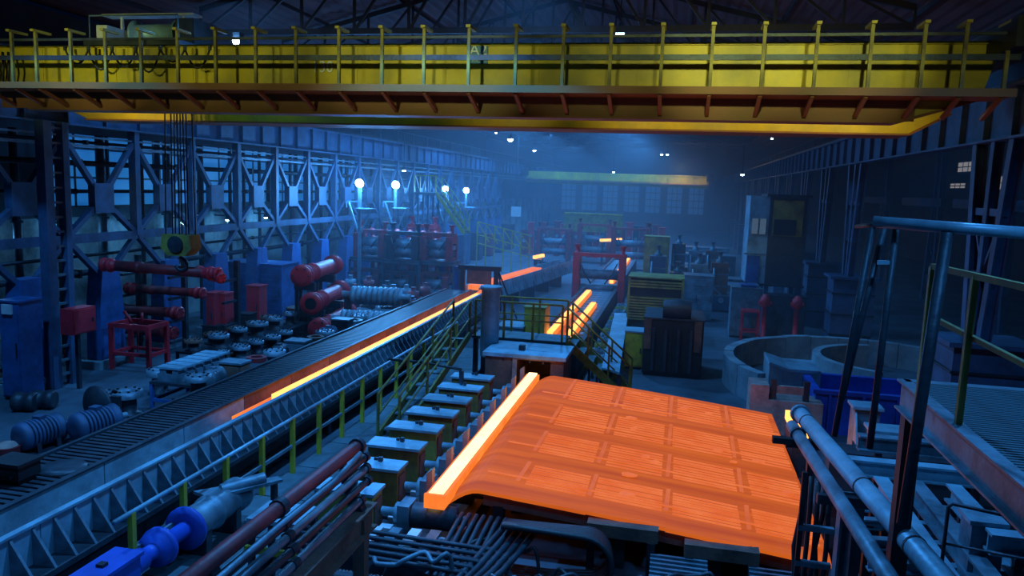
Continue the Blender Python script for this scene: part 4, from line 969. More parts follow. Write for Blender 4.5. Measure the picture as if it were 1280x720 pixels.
a, b, c, d = uZ(752,462,.9), uZ(774,468,.9), uZ(785,393,.9), uZ(768,393,.9)
t = thing('grey_gangway', 'flat pale grey gangway right of the hot bars', 'gangway', (a.x,a.y,0)); MB().prism([a,b,c,d],(0,0,.06)).build('deck', 'pale_steel', t)
for q in (a,b,c,d): MB().box(q.x-.05,q.x+.05,q.y-.05,q.y+.05,0,.9).build('leg', 'dark_steel', t)
# cabinets on the left of the roller table
a = uY(668,395,24.6); cabinet('green_cabinet', 'yellow-green cabinet with sloping lid seen under the platform rail', 'cabinet', a.x-.35,a.x+.35,24.6,25.6,0,a.z+.25,'yellow',1,'yellow_dull')
a = uY(640,410,24.2); cabinet('pale_box', 'low pale box left of the yellow-green cabinet', 'box', a.x-.5,a.x+.35,24.2,25.2,0,a.z,'grey_steel',1,'pale_steel')
a = uY(590,455,20.5)
for k in range(5):
    y = 20.2+k*1.15; cabinet('drive_cover', ORD[k]+' rusty drive cover beyond the walkway stairs', 'motor cover', -5.3,-4.4-.0*k,y+1.9,y+2.55,0,1.0,'rust',1,'pale_steel','drive covers')
# roller table to the mill stand
rt = thing('roller_table', 'roller table carrying the two hot bars into the red mill stand', 'roller table', (-3.6,31,0))
for x in (-4.45,-2.85): MB().box(x-.08,x+.08,22.6,56,.3,1.05).build('side_beam', 'dark_steel', rt)
ro = MB().cyl((-4.37,22.9,.86),(-2.93,22.9,.86),.12,12).build('roller', 'grey_steel', rt)
for k in range(1, 46): put(ro, 'roller', rt, (0,k*.72,0))
MB().box(-4.6,-2.7,22.6,56,0,.3).build('bed', 'black_steel', rt)
for k in range(14):
    y = 23+k*.95
    for x, s in ((-2.55,1),):
        motor((x,y,.62),(s,0,0),.55,.17,'grey_steel' if k % 3 else 'yellow_dull', ORD[k]+' small roller motor along the right of the hot bars', 'roller_motor', 'roller motors right of the table', base=.0)

# ---------------------------------------------------------------- mill stands
def millstand(x, y, wd, h, label, mt='red', group=None, z=0, name='mill_stand', dp=1.0):
    t = thing(name, label, 'mill stand', (x,y,z), group)
    for s in (-1,1):
        hx = x+s*wd/2
        hs_ = MB().box(hx-.16,hx+.16,y,y+.25,z,z+h).box(hx-.16,hx+.16,y+dp-.25,y+dp,z,z+h).box(hx-.16,hx+.16,y+.25,y+dp-.25,z+h-.35,z+h).box(hx-.16,hx+.16,y+.25,y+dp-.25,z,z+.3).build('housing', mt, t)
        MB().box(hx-.13,hx+.13,y+.27,y+dp-.27,z+.35,z+h*.45).build('lower_chock', 'dark_steel', hs_); MB().box(hx-.13,hx+.13,y+.27,y+dp-.27,z+h*.5,z+h-.45).build('upper_chock', 'grey_steel', hs_)
        MB().lathe((hx,y+dp/2,z+h),(0,0,1),[(0,.2),(.12,.2),(.12,.1),(.5,.1),(.5,.16),(.6,.16)],12).build('screw', mt, t)
    for u in (.36,.66): MB().lathe((x-wd/2,y+dp/2,z+h*u),(1,0,0),[(0,.12),(.2,.12),(.2,.26),(wd-.2,.26),(wd-.2,.12),(wd,.12)],14).build('roll', 'grey_steel', t)
    MB().box(x-wd/2-.2,x+wd/2+.2,y+dp*.3,y+dp*.7,z+h,z+h+.18).build('crosshead', mt, t)
    MB().box(x-wd/2-.3,x+wd/2+.3,y-.1,y+dp+.1,z,z+.12).build('bed', 'dark_steel', t)
    for s in (-1,1): MB().tube([(x+s*wd*.4,y-.05,z+h*.9),(x+s*wd*.3,y-.2,z+h*.7),(x+s*wd*.15,y-.15,z+h*.5)],.035,6).build('hose', 'rubber', t)
    return t
millstand(-3.75, 38.2, 2.3, 2.6, 'red mill stand where the two hot bars enter', 'red')
millstand(-3.4, 58, 2.6, 3.0, 'far red mill stand beyond the third hot bar', 'red_dark')
millstand(-6.6, 62, 2.4, 3.0, 'far red mill stand left of the line by the yellow bridge panel', 'red_dark')
millstand(-9.6, 60, 2.4, 2.6, 'far red mill stand at the end of the angled conveyor', 'red_dark')
spare = [(-15.6,36.4,0,'red_dark'),(-13.6,36.2,0,'black_steel'),(-11.9,36.4,0,'red_dark'),(-15.4,36.6,2.0,'red_dark'),(-13.5,36.3,2.0,'black_steel'),(-11.8,36.6,2.0,'red_dark'),(-15.2,40,0,'red_dark'),(-12.9,40,0,'red_dark'),(-13.8,40,2.2,'red')]
for k, (x,y,z,mt) in enumerate(spare):
    row = ('bottom row','bottom row','bottom row','upper row','upper row','upper row','back row bottom','back row bottom','back row top')[k]; pos = ('left','middle','right','left','middle','right','left','right','middle')[k]
    millstand(x,y,1.35,1.35,'spare mill stand stored near the blue sheet, %s, %s' % (row,pos),mt,'stored spare mill stands',z,'spare_stand',1.1)
    if z: 
        s = thing('storage_shelf', 'steel shelf under the spare mill stand, %s, %s' % (row,pos), 'shelf', (x,y,z-.1)); MB().box(x-1.0,x+1.0,y-.15,y+1.3,z-.08,z-.01).build('board', 'dark_steel', s)
        for sx in (-.97,.97):
            for yy in (y-.12,y+1.22): MB().box(x+sx-.05,x+sx+.05,yy,yy+.08,0,z-.08).build('leg', 'dark_steel', s)
x0,x1,z0,z1 = pb(549,332,577,372,38)
t = thing('blue_screen', 'bright blue sheet screen standing behind the slatted conveyor deck', 'screen', ((x0+x1)/2,38,0)); MB().box(x0,x1,38,38.06,.25,z1).build('sheet', 'deep_blue', t)
for x in (x0,x1): MB().box(x-.04,x+.04,37.9,38.2,0,z1).build('post', 'dark_steel', t)
# grooved rolls on stands
for k, (px,py,L) in enumerate(((428,368,2.7),(415,398,2.6),(420,423,2.6))):
    a = uZ(px,py,(1.6,.95,.45)[k]); r = .36
    t = thing('grooved_roll', ('upper','middle','lower')[k]+' pale grooved roll stored beside the red cylinders', 'roll', (a.x+L/2,a.y,0), 'stored grooved rolls')
    prof = [(0,.14),(.4,.14)]
    for j in range(9): u = .4+(L-.8)*j/9; prof += [(u,r),(u+.13,r),(u+.14,r*.86),(u+(L-.8)/9-.01,r*.86)]
    prof += [(L-.4,r),(L-.4,.14),(L,.14)]
    MB().lathe((a.x,a.y,a.z),(1,.12,0),prof,18).build('barrel', 'pale_steel', t)
    for u in (.15,L-.25): MB().box(a.x+u,a.x+u+.15,a.y-.2+u*.12,a.y+.2+u*.12,0,a.z-.05).build('cradle', 'dark_steel', t)
# ---------------------------------------------------------------- red shafts, left
a, b = uY(128,316,17.8), uY(272,325,17.8)
lf = shaft((a.x,17.8,a.z-.32), (1,.02,-.02), (b.x-a.x), .19, 'red', 'long red drive shaft hanging level below the crane hook')
shaft(uY(248,322,18.1)-V(0,0,.35), (1,-.3,-.15), .9, .15, 'red', 'short red shaft stub hanging beside the crane hook')
Rk = 22.6
tk = thing('shaft_rack', 'dark storage rack holding the red shafts behind the red table', 'rack', (-16.4,Rk,0))
for x in (-18.2,-16.4,-14.4):
    MB().box(x-.08,x+.08,Rk+.35,Rk+.5,0,3.2).build('upright', 'dark_steel', tk)
    for z in (.42,1.12,1.9,2.62): MB().box(x-.05,x+.05,Rk-.4,Rk+.36,z-.08,z).build('arm', 'dark_steel', tk)
for (pxa,pxb,z,r,lab) in ((120,226,1.36,.23,'long red shaft on the middle of the rack above the red table'),(112,218,.66,.23,'lowest long red shaft on the rack behind the red table'),(160,255,2.1,.2,'upper red shaft on the rack below the hanging one'),(178,258,2.8,.17,'topmost short red shaft on the rack')):
    xa = uY(pxa,400,Rk-.1).x; xb = uY(pxb,400,Rk-.1).x
    shaft((xa,Rk-.1,z), (1,0,0), xb-xa, r, 'red', lab, 'red shafts on the rack')
for k, (px,py,z,L) in enumerate(((376,345,2.5,4.2),(388,380,1.55,3.9),(398,412,.7,3.9))):
    p = uZ(px,py,z); lab = ('upper','middle','lower')[k]+' thick red flanged cylinder of the three stored beside the conveyor'
    shaft(p, (-.16,1,.0), L, .4, 'red', lab, 'thick red cylinders', 'cylinder', 'red_cylinder', 'red', k == 1)
    s = thing('cradle_stand', 'dark cradle under the '+('upper','middle','lower')[k]+' thick red cylinder', 'stand', (p.x,p.y+1.5,0))
    for u in (.8,L-.9):
        c = p+Vector((-.16,1,0)).normalized()*u
        if k == 0: c.x -= .0
        MB().box(c.x-.52,c.x+.3,c.y-.08,c.y+.08,max(0,p.z-.62),p.z-.33).build('saddle', 'dark_steel', s)
        for dx in (-.46,-.3): MB().box(c.x+dx-.05,c.x+dx+.05,c.y-.05,c.y+.05,0,max(.01,p.z-.6)).build('leg', 'dark_steel', s)
# red table
q0, q1 = uZ(146,452,0), uZ(178,463,0)
t = thing('red_table', 'tall red steel table with two curved hooks on top', 'table', (-16.1,20.3,0))
x0, x1, y0, y1, zt2 = -16.75,-15.45,19.9,20.75,1.42
for x in (x0,x1):
    for y in (y0,y1): MB().box(x-.06,x+.06,y-.06,y+.06,0,zt2).build('leg', 'red', t)
for z, h in ((zt2-.12,.14),(.45,.1)):
    for y in (y0,y1): MB().box(x0,x1,y-.05,y+.05,z,z+h).build('rail', 'red', t)
    for x in (x0,x1): MB().box(x-.05,x+.05,y0,y1,z,z+h).build('rail', 'red', t)
for s in (-.25,.1): MB().tube([(-16.1+s,20.3,zt2),(-16.1+s*1.3,20.3,zt2+.12),(-16.1+s*1.8-.05,20.3,zt2+.32)],.05,8).build('hook', 'red', t)
MB().bar((-16.1,20.3,zt2-.05),(-16.15,20.3,.5),.04).build('hanging_rod', 'red_dark', t)
# red cabinet on a post, bollards, left table
a = uX(96,400,-16.0); t = thing('red_cabinet', 'red switch cabinet on a post beside the ladder column', 'cabinet', (-16,a.y,0))
y = a.y; MB().box(-16.15,-15.75,y-.42,y+.42,a.z-.34,a.z+.36).build('body', 'red', t); MB().box(-15.75,-15.72,y-.38,y+.38,a.z-.3,a.z+.32).build('door', 'red', t); MB().box(-16.05,-15.95,y-.05,y+.05,0,a.z-.34).build('post', 'dark_steel', t)
MB().box(-15.72,-15.69,y+.24,y+.28,a.z-.06,a.z+.06).build('handle', 'dark_steel', t)
for k, (px,py) in enumerate(((62,480),(90,472))):
    a = uZ(px,py,0); t = thing('bollard', ('near','far')[k]+' yellow bollard with red cap by the ladder column', 'bollard', (a.x,a.y,0), 'red-capped bollards')
    MB().box(a.x-.1,a.x+.1,a.y-.1,a.y+.1,0,.5).build('post', 'yellow_dull', t); MB().box(a.x-.13,a.x+.13,a.y-.13,a.y+.13,.5,.82).build('cap', 'red', t)
a = uZ(8,492,0); table(a.x-.6,a.x+.45,a.y-.1,a.y+.7,1.5,'rust','tall rusty table with pale top at the left edge','tall_table','table',.09,'yellow_dull')
o = cabinet('blue_box', 'blue cabinet with small white notice at the left edge', 'cabinet', -16.95,-16.35,16.2,16.9,0,2.6,'blue_paint',1)
MB().box(-16.8,-16.5,16.12,16.17,2.3,2.55).build('notice', 'white', o)
# blue containers behind
x0,x1,z0,z1 = pb(276,328,352,385,29); cabinet('blue_container', 'long blue container with louvred side behind the red cabinets', 'container', x0,x1,29,30.5,0,z1,'blue_paint',2,vents=8)
for k, (px0,py0,px1,py1,y) in enumerate(((257,367,268,405,25),(270,368,281,395,25.4),(308,358,324,385,27))):
    block('red_post_cabinet', ('tall narrow red cabinet left of its twin on the parts bench','narrow red cabinet right of its twin','square red cabinet in front of the blue container')[k], 'cabinet', px0,py0,px1,py1,y,.6,'red',doors=1)

# ---------------------------------------------------------------- spare parts on benches and floor
x0 = -12.6
bn = table(-12.9,-11.6,16.6,22.5,.75,'blue_paint','long blue bench loaded with spare parts beside the conveyor','steel_bench','bench',.08,'dark_steel')
bn2 = table(-14.6,-13.2,20,26,.7,'dark_steel','second long dark bench of spare parts behind the blue bench')
n = 0
for k in range(6):
    y = 16.85+k*.36; t = thing('bearing_block', ORD[k]+' pale bearing block of the row on the near end of the blue bench', 'bearing block', (-12.2,y,.75), 'bearing blocks on the blue bench')
    MB().box(-12.75,-12.1,y-.13,y+.13,.75,.95).box(-12.68,-12.5,y-.13,y+.13,.95,1.08).box(-12.32,-12.16,y-.13,y+.13,.95,1.08).build('body', 'grey_steel', t)
    MB().box(-12.78,-12.07,y-.15,y+.15,1.08,1.13).build('cap', 'pale_steel', t)
for k in range(8):
    y = 19.2+k*.42; hub((-12.5+.35*(k % 2),y,.75), .2+.04*(k % 3), .3+.08*(k % 2), ORD[k]+' round hub along the far half of the blue bench', 'dark_steel' if k % 2 else 'rust', 'hubs on the blue bench')
for k in range(10):
    y = 20.3+k*.56; hub((-14.2+.5*(k % 2),y,.7), .26+.05*(k % 3), .34+.1*(k % 2), ORD[k]+' round hub along the second dark bench', 'dark_steel', 'hubs on the dark bench', top='grey_steel' if k % 2 else 'rust')
for k, (px,py,r,h,lab) in enumerate(((128,522,.36,.62,'near flanged spool standing left of its twin at the end of the conveyor deck'),(160,518,.36,.62,'flanged spool standing right of its twin beside the conveyor deck'),(200,492,.34,.7,'flanged spool beside the blue bench legs'),(222,478,.36,.5,'low flanged disc behind the blue bench end'),(250,470,.36,.5,'flat flanged disc between the benches'))):
    a = uZ(px,py,0); hub((a.x,a.y,0), r, h, lab, 'dark_steel', 'flanged spools', 'flanged_spool')
for k, (px,py) in enumerate(((28,505),(52,502))):
    a = uZ(px,py,.2); t = thing('steel_drum', ('left','right')[k]+' of two dark drums lying on the floor at the left edge', 'drum', (a.x,a.y,0), 'lying drums')
    MB().lathe((a.x-.25,a.y,.24),(1,.3,0),[(0,.2),(.03,.24),(.18,.24),(.2,.22),(.34,.22),(.36,.24),(.5,.24),(.53,.2)],16).build('shell', 'dark_steel', t)
mm = [((-12.9,12.6,.55),(.2,1,0),.95,.3,'blue_steel','near blue-grey motor lying by the red bucket'),((-12.2,13.3,.6),(.3,1,0),1.0,.32,'blue_steel','blue-grey motor with round end plate lying behind the near one')]
for p,d,L,r,mt,lab in mm: motor(p,d,L,r,mt,lab,'stored_motor','stored motors',base=.2)
t = table(-13.5,-11.4,12.3,14.4,.2,'dark_steel','low dark pallet under the stored motors','steel_pallet','pallet',.1)
o = MB().lathe((-12.75,14.6,.7),(.2,1,0),[(0,.02),(0,.45),(.08,.45),(.08,.02)],22).build('end_plate', 'dark_steel', None, (-12.7,14.6,.2)); tag(o,'large round dark end plate standing behind the stored motors','plate')
a = uZ(10,582,0); t = thing('bucket', 'red bucket with pale contents at the left edge', 'bucket', (a.x,a.y,0)); MB().lathe((a.x,a.y,0),(0,0,1),[(0,.2),(.42,.26)],16).build('pail', 'red_dark', t); MB().lathe((a.x,a.y,.38),(0,0,1),[(0,.24),(.1,.15),(.13,.02)],12).build('contents', 'rust_pale', t)
a = uZ(78,586,1.42); o = MB().lathe((a.x,a.y,1.42),(0,0,1),[(0,.34),(.035,.34),(.035,.12),(.0351,.01)],22).build('round_plate', 'dark_steel', None, (a.x,a.y,1.42)); tag(o,'round flat steel plate lying on the slatted conveyor deck','plate')
a = uZ(20,600,1.42); cabinet('black_box','small black box on the near end of the conveyor deck','box',a.x-.25,a.x+.25,a.y-.2,a.y+.2,1.42,1.7,'black_steel',1)
a = uZ(142,545,0); t = thing('steel_frame_plate', 'upright dark frame plate between the motors and the conveyor', 'plate', (a.x,a.y,0)); MB().box(a.x-.2,a.x+.2,a.y-.05,a.y+.05,0,.95).build('plate', 'dark_steel', t); MB().box(a.x-.3,a.x+.3,a.y-.15,a.y+.15,0,.05).build('foot', 'rust', t)
x0 = -11.6
table(-11.6,-10.4,13.6,15.2,.55,'blue_paint','low blue trestle bench beside the conveyor deck','low_bench','bench',.07,'dark_steel')
# rows of machine parts between bench and stored mill stands
kinds = ['dark_steel','grey_steel','rust','blue_steel','red_dark','black_steel']
for k in range(26):
    x = -16.2+R.random()*5.2; y = 23.5+R.random()*8; 
    if abs(x+14)<.9 and y < 26.2: x -= 1.8
    if x > -12.9 and y < 29.5: x = -13.4-R.random()*2.5
    k_ = k; lab = 'spare machine part lying on the crowded floor beyond the benches'
    mt = kinds[k % 6]
    if k % 3 == 0: o = hub((x,y,0), R.uniform(.22,.36), R.uniform(.35,.8), lab, mt, 'parts crowd on the floor', 'spare_hub')
    elif k % 3 == 1: o = motor((x,y,.35),(R.uniform(-1,1),R.uniform(.2,1),0),R.uniform(.7,1.1),R.uniform(.2,.28),mt,lab,'spare_motor','parts crowd on the floor','machine part',0.02)
    else:
        o = cabinet('spare_gearbox', lab, 'machine part', x-.3,x+.3,y,y+.5,0,R.uniform(.4,1.0),mt,1,None,'parts crowd on the floor')
    o['category'] = 'machine part'; o['label'] = ('%s %s %s part on the crowded floor beyond the benches%s' % (('hub-shaped','motor-shaped','boxy')[(0,1,2)[k%3]], {'dark_steel':'dark grey','grey_steel':'grey','rust':'rusty','blue_steel':'blue-grey','red_dark':'dark red','black_steel':'black'}[mt], 'spare', (', nearest',', next behind',', third back',', fourth back',', at the back')[k//6]))

# ---------------------------------------------------------------- lamps
def mast_lamp(x, y, z, label, power, col=BLUE, arm=True):
    t = thing('lamp_mast', label, 'lamp mast', (x,y,0), 'floodlights on masts')
    MB().box(x-.07,x+.07,y-.07,y+.07,0,z+.05).build('mast', 'grey_steel', t)
    if arm:
        MB().bar((x,y,z-.9),(x-.7,y,z-.9),.06).bar((x-.7,y,z-.9),(x-.7,y,z-1.2),.05).bar((x,y,z-2.6),(x-.6,y,z-.9),.07).bar((x,y,z-2.6),(x+.6,y,z-1.2),.07).build('bracket', 'pale_steel', t)
        MB().box(x-.1,x+.7,y-.3,y+.3,z-1.25,z-1.2).build('platform', 'pale_steel', t)
    MB().lathe((x,y-.02,z),(0,-1,-.25),[(-.25,.08),(0,.22),(.02,.23)],16).build('housing', 'dark_steel', t)
    MB().lathe((x,y-.05,z-.005),(0,-1,-.25),[(0,.21),(.05,.2),(.08,.1)],16).build('lens', 'lamp_glow', t)
    lamp_light((x,y-.4,z-.1), power*1.3, col, .2, 150, (x+2,y-4,z-3.2), .5); lamp_light((x,y-.45,z), power*.42, col, .2)
for k, (px,py,y,pw) in enumerate(((450,229,35.3,900),(495,231,38.7,1300),(557,236,51,600),(583,238,54,600))):
    a = uY(px,py,y); mast_lamp(a.x,y,a.z,('leftmost floodlight mast above the spare mill stands','brightest floodlight mast above the spare mill stands','left of the two far floodlight masts by the yellow stairs','right of the two far floodlight masts by the yellow stairs')[k],pw)
for k, (px,py,y,r) in enumerate(((775,41,30,.16),(638,174,62,.22),(668,188,70,.14),(827,193,80,.12),(834,193,80,.12),(620,166,72,.1),(505,213,44,.09),(928,218,60,.12),(965,173,60,.08),(767,215,78,.1))):
    a = uY(px,py,y); top = RID-(RID-EAV)*abs(a.x+6)/15
    if a.x > 9: top = 11.4
    t = thing('highbay_lamp', ('bright lamp hanging above the crane right of its middle','bright lamp under the far roof below the crane middle','smaller lamp right of the bright far one','left of two close lamps under the far roof','right of two close lamps under the far roof','faint lamp left of the bright far one','small lamp above the brightest floodlight mast','small lamp beside the far end of the right runway','small lamp just below the right half of the crane','faint lamp above the distant yellow crane')[k], 'lamp', (a.x,y,a.z), 'roof lamps')
    MB().cyl((a.x,y,a.z+.3),(a.x,y,max(top,a.z+.5)),.02,6).build('rod', 'black_steel', t); MB().lathe((a.x,y,a.z),(0,0,1),[(0,r*1.3),(.25,r*.5),(.35,r*.4)],14).build('shade', 'dark_steel', t)
    MB().lathe((a.x,y,a.z+.02),(0,0,-1),[(0,r*1.1),(.08,r),(r*.9,r*.5),(r,.02)],14).build('bulb', 'lamp_glow', t)

for k, y in enumerate((18.9, 22.1, 25.0, 28.0, 31.2, 34.5)):  # made-up fixtures, added to brighten patches of the wall
    t = thing('added_wall_light', ORD[k]+' small added lamp washing the wall behind the lattice, counted from the viewpoint', 'lamp', (-19.9,y,3.95), 'added lamps behind the lattice')
    MB().box(-20.6,-20.0,y-.03,y+.03,4.2,4.26).build('arm', 'dark_steel', t); MB().lathe((-19.95,y,4.05),(0,0,1),[(0,.12),(.12,.1),(.16,.04)],12).build('shade', 'dark_steel', t)
    MB().lathe((-19.95,y,4.04),(0,0,-1),[(0,.08),(.05,.06),(.07,.01)],10).build('bulb', 'lamp_glow', t)
    lamp_light((-19.95,y,3.9), 30, (.06,.42,1), .08)
# ---------------------------------------------------------------- far background
a, b = uY(545,241,48), uY(580,292,48)
stair('yellow_stairs','far yellow stairs below the two floodlights',(a.x,48,a.z),(b.x,48,max(.05,b.z)),(0,1,0),1.2,10,1.1,'yellow')
t = thing('far_platform','far yellow-railed platform at the top of the distant stairs','platform',(a.x-1,48,0)); MB().box(a.x-1.4,a.x,47.8,50,a.z-.15,a.z).build('deck','grating',t)
for k in range(5):
    x = a.x-1.4+k*.35; MB().box(x-.03,x+.03,47.8,47.86,a.z,a.z+1.1).build('post','yellow',t); MB().box(x-.06,x+.06,48.5,48.7,0,a.z-.15).build('leg','blue_steel',t)
MB().box(a.x-1.4,a.x,47.8,47.86,a.z+1.05,a.z+1.12).build('top_rail','yellow',t)
x0,x1,z0,z1 = pb(597,277,662,303,52)
t = thing('yellow_scaffold','yellow lattice scaffold frame beyond the angled conveyor','scaffold',((x0+x1)/2,52,0))
for k in range(7):
    x = x0+(x1-x0)*k/6; MB().bar((x,52,0),(x,52,z1-.15*k),.07).build('upright','yellow',t)
    if k < 6: MB().bar((x,52,z1-.15*k),(x+(x1-x0)/6*1.4,52,z1-1.4-.1*k),.06).build('brace','yellow',t)
for z in (z1-1.5,z1-.9,z1): MB().bar((x0,52,z),(x1,52,z-.8),.06).build('rail','yellow',t)
x0,x1,z0,z1 = pb(706,267,777,292,65)
t = thing('bridge_panel','large olive yellow bridge panel spanning the far mill line','panel',((x0+x1)/2,65,0)); MB().box(x0,x1,65,65.3,z0,z1).build('panel','yellow_dull',t)
for k in range(8): x = x0+(x1-x0)*k/7; MB().box(x-.05,x+.05,64.9,65,z0,z1+.05).build('rib','yellow_dull',t)
MB().box(x0,x1,64.9,65.4,z1,z1+.12).build('top_rail','yellow',t)
for x in (x0+.2,x1-.2): MB().box(x-.12,x+.12,65,65.3,0,z0).build('leg','dark_steel',t)
for k, (px0,py0,px1,py1,y) in enumerate(((597,233,613,251,74),(639,258,651,271,68))):
    x0,x1,z0,z1 = pb(px0,py0,px1,py1,y); t = thing('white_board',('larger','smaller')[k]+' pale board hanging in the far haze','board',((x0+x1)/2,y,z0)); MB().box(x0,x1,y,y+.06,z0,z1).build('panel','white',t); MB().bar(((x0+x1)/2,y+.03,z1),((x0+x1)/2,y+.03,11.2),.05).build('hanger','dark_steel',t)
for k in range(22):
    px = 655+k*8.2; py = 300-R.random()*10; y = 66+R.random()*5
    a = uY(px,py,y); 
    x = a.x
    mt = ('red_dark','red','dark_steel','red_dark','rust')[k % 5]
    t = thing('far_machine', ORD[k % 20]+(' reddish' if k%5!=2 else ' dark')+' machine column in the far row beyond the mill stands'+(', right part' if k>=20 else ''), 'machine', (x,y,0), 'far machine columns')
    h = a.z+.5+R.random()*.8
    MB().box(x-.25,x+.25,y,y+.5,0,max(.9,h)).build('column', mt, t); MB().box(x-.35,x+.35,y-.05,y+.55,max(.9,h),max(.9,h)+.12).build('cap', mt, t)
    MB().cyl((x,y-.15,max(.9,h)*.6),(x,y,max(.9,h)*.6),.14,10).build('flange', 'pale_steel', t)
for k in range(9):
    y = 40+k*3.4; x = 1.2+R.random()*1.5
    lab = ORD[k]+' low blue-grey machine bed right of the mill line'
    t = cabinet('machine_bed', lab, 'machine', x-1.8,x+1.6,y,y+1.6,0,.7+R.random()*.9,('blue_steel','grey_steel','dark_steel')[k%3],3,'grey_steel','machine beds right of the line')
    for j in range(4): MB().cyl((x-1.3+j*.8,y-.1,.6),(x-1.3+j*.8,y,.6),.14,10).build('port','pale_steel',t)
x0,x1,z0,z1 = pb(806,296,836,318,48); cabinet('yellow_housing','dull yellow slatted housing beyond the louvred one','housing',x0,x1,48,49.5,0,z1,'yellow_dull',2,vents=5)
for k in range(8):
    y = 43+k*4; cabinet('wall_cabinet', ORD[k]+' dark cabinet along the foot of the left lattice beyond the lamps','cabinet',-16.4,-15.4,y,y+1.4,0,1.6+.8*R.random(),('blue_steel','dark_steel','red_dark')[k%3],2,None,'cabinets along the left lattice')
# ---------------------------------------------------------------- wall services behind the lattice
for k in range(16):
    y = 19.5+k*1.75+R.uniform(-.4,.4); x = -19.2+R.uniform(-.5,.4)
    t = thing('wall_pipe', ORD[k]+' dark upright pipe behind the blue lattice, counted from the ladder column', 'pipe', (x,y,0), 'upright pipes behind the lattice')
    r = R.choice((.05,.08,.12,.16)); MB().cyl((x,y,0),(x,y,7.2),r,10).build('tube', 'black_steel' if k % 2 else 'dark_steel', t)
    for z in (1.8,4.4,6.2): MB().cyl((x,y,z),(x,y,z+.08),r*1.5,10).build('flange', 'dark_steel', t)
for k, (z, x, r) in enumerate(((5.35,-18.9,.06),(6.25,-18.7,.09),(2.7,-18.9,.1),(3.3,-18.6,.05),(6.9,-18.4,.05))):
    t = thing('wall_main', ('thin pipe at mid height','thick pipe high up','thick pipe low down','thin pipe low down','topmost thin pipe')[k]+' running lengthwise behind the blue lattice', 'pipe', (x,40,z), 'lengthwise pipes behind the lattice')
    MB().tube([(x,15,z),(x,70,z)], r, 8).build('tube', 'dark_steel', t)
    for j in range(10): MB().box(x-r*1.4,x+r*1.4,16+j*5,16.1+j*5,z-r*1.4,z+r*1.4).build('clamp', 'black_steel', t)
# tangled hoses below the sheet
for k in range(14):
    x = -4.3+k*.3; y = 9.0+R.random()*1.6; z = .35+R.random()*.35; pts = [(x,y,.03)]
    for j in range(7):
        x += R.uniform(.12,.3); y = min(11.2,max(8.7,y+R.uniform(-.16,.2))); z = min(.85,max(.12,z+R.uniform(-.1,.1))); pts.append((x,y,z))
    pts.append((x+.1,y,.03))
    q = []
    for j in range(len(pts)-1):                              # smooth the path
        p0 = Vector(pts[max(0,j-1)]); p1 = Vector(pts[j]); p2 = Vector(pts[j+1]); p3 = Vector(pts[min(len(pts)-1,j+2)])
        for u in (0,.25,.5,.75):
            q.append(.5*((2*p1)+(p2-p0)*u+(2*p0-5*p1+4*p2-p3)*u*u+(3*p1-p0-3*p2+p3)*u**3))
    t = thing('loose_hose', ORD[k]+' tangled dark hose from the left among the pipes below the sheet', 'hose', pts[0], 'tangled hoses below the sheet')
    MB().tube(q, R.choice((.02,.028,.035)), 7).build('tube', R.choice(('rubber','dark_steel','grey_steel')), t)
    MB().cyl(q[-1]-V(0,0,.02), q[-1]+V(0,0,.1), .05, 8).build('end_fitting', 'grey_steel', t)
# more stored gear beyond the conveyor
for k in range(12):
    x = -16.2+(k % 6)*.95; y = 32.4+(k//6)*1.7
    t = thing('stored_roll', ORD[k]+' dark roll standing on end in the rows before the spare mill stands', 'roll', (x,y,0), 'rolls standing on end')
    h = 1.1+.5*R.random()
    MB().lathe((x,y,0),(0,0,1),[(0,.12),(.25,.12),(.25,.26),(h*.5,.26),(h*.5,.23),(h*.56,.23),(h*.56,.26),(h-.2,.26),(h-.2,.12),(h,.12)],14).build('barrel', ('dark_steel','grey_steel','red_dark')[k%3], t)
    MB().box(x-.3,x+.3,y-.3,y+.3,0,.1).build('skid', 'rust', t)
for k in range(7):
    x = -15.9+k*.72; y = 38.4
    t = thing('valve_column', ORD[k]+' red valve column from the left above the spare mill stands', 'valve', (x,y,0), 'red valve columns')
    MB().lathe((x,y,0),(0,0,1),[(0,.12),(3.0,.12),(3.0,.22),(3.1,.22),(3.1,.08),(3.5,.08)],12).build('column', 'red_dark', t)
    MB().lathe((x,y-.1,3.35),(0,-1,0),[(0,.18),(.05,.2),(.08,.06)],14).build('handwheel', 'red', t)
# gear crowding the strip between the blue bench and the conveyor
table(-11.45,-10.2,15.5,31.6,.75,'dark_steel','very long dark bench of gear beside the conveyor deck','gear_bench','bench',.08)
Z7 = .75
for k in range(20):
    x = -10.95+R.uniform(-.1,.3); y = 15.9+k*.77; q = k % 4; mt = ('dark_steel','grey_steel','rust','red_dark','blue_steel')[k % 5]
    lab = ORD[k]+(' flanged hub',' small motor',' boxy gear case',' stack of rings')[q]+' on the long gear bench beside the conveyor deck'
    if q == 0: o = hub((x,y,Z7), .3, .5, lab, mt, 'gear beside the conveyor deck', 'gear_hub')
    elif q == 1: o = motor((x-.1,y-.3,Z7+.27),(R.uniform(-.3,.4),1,0),.55,.22,mt,lab,'gear_motor','gear beside the conveyor deck','gear',Z7)
    elif q == 2: o = cabinet('gear_case', lab, 'gear', x-.3,x+.3,y-.2,y+.25,Z7,Z7+R.uniform(.35,.6),mt,1,'grey_steel','gear beside the conveyor deck')
    else:
        o = thing('ring_stack', lab, 'gear', (x,y,Z7), 'gear beside the conveyor deck')
        for j in range(4): MB().ring((x+R.uniform(-.03,.03),y), .32-.02*j, .16, Z7+j*.12, Z7+j*.12+.11, 16).build('ring', mt if j % 2 else 'grey_steel', o)
    o['category'] = 'gear'
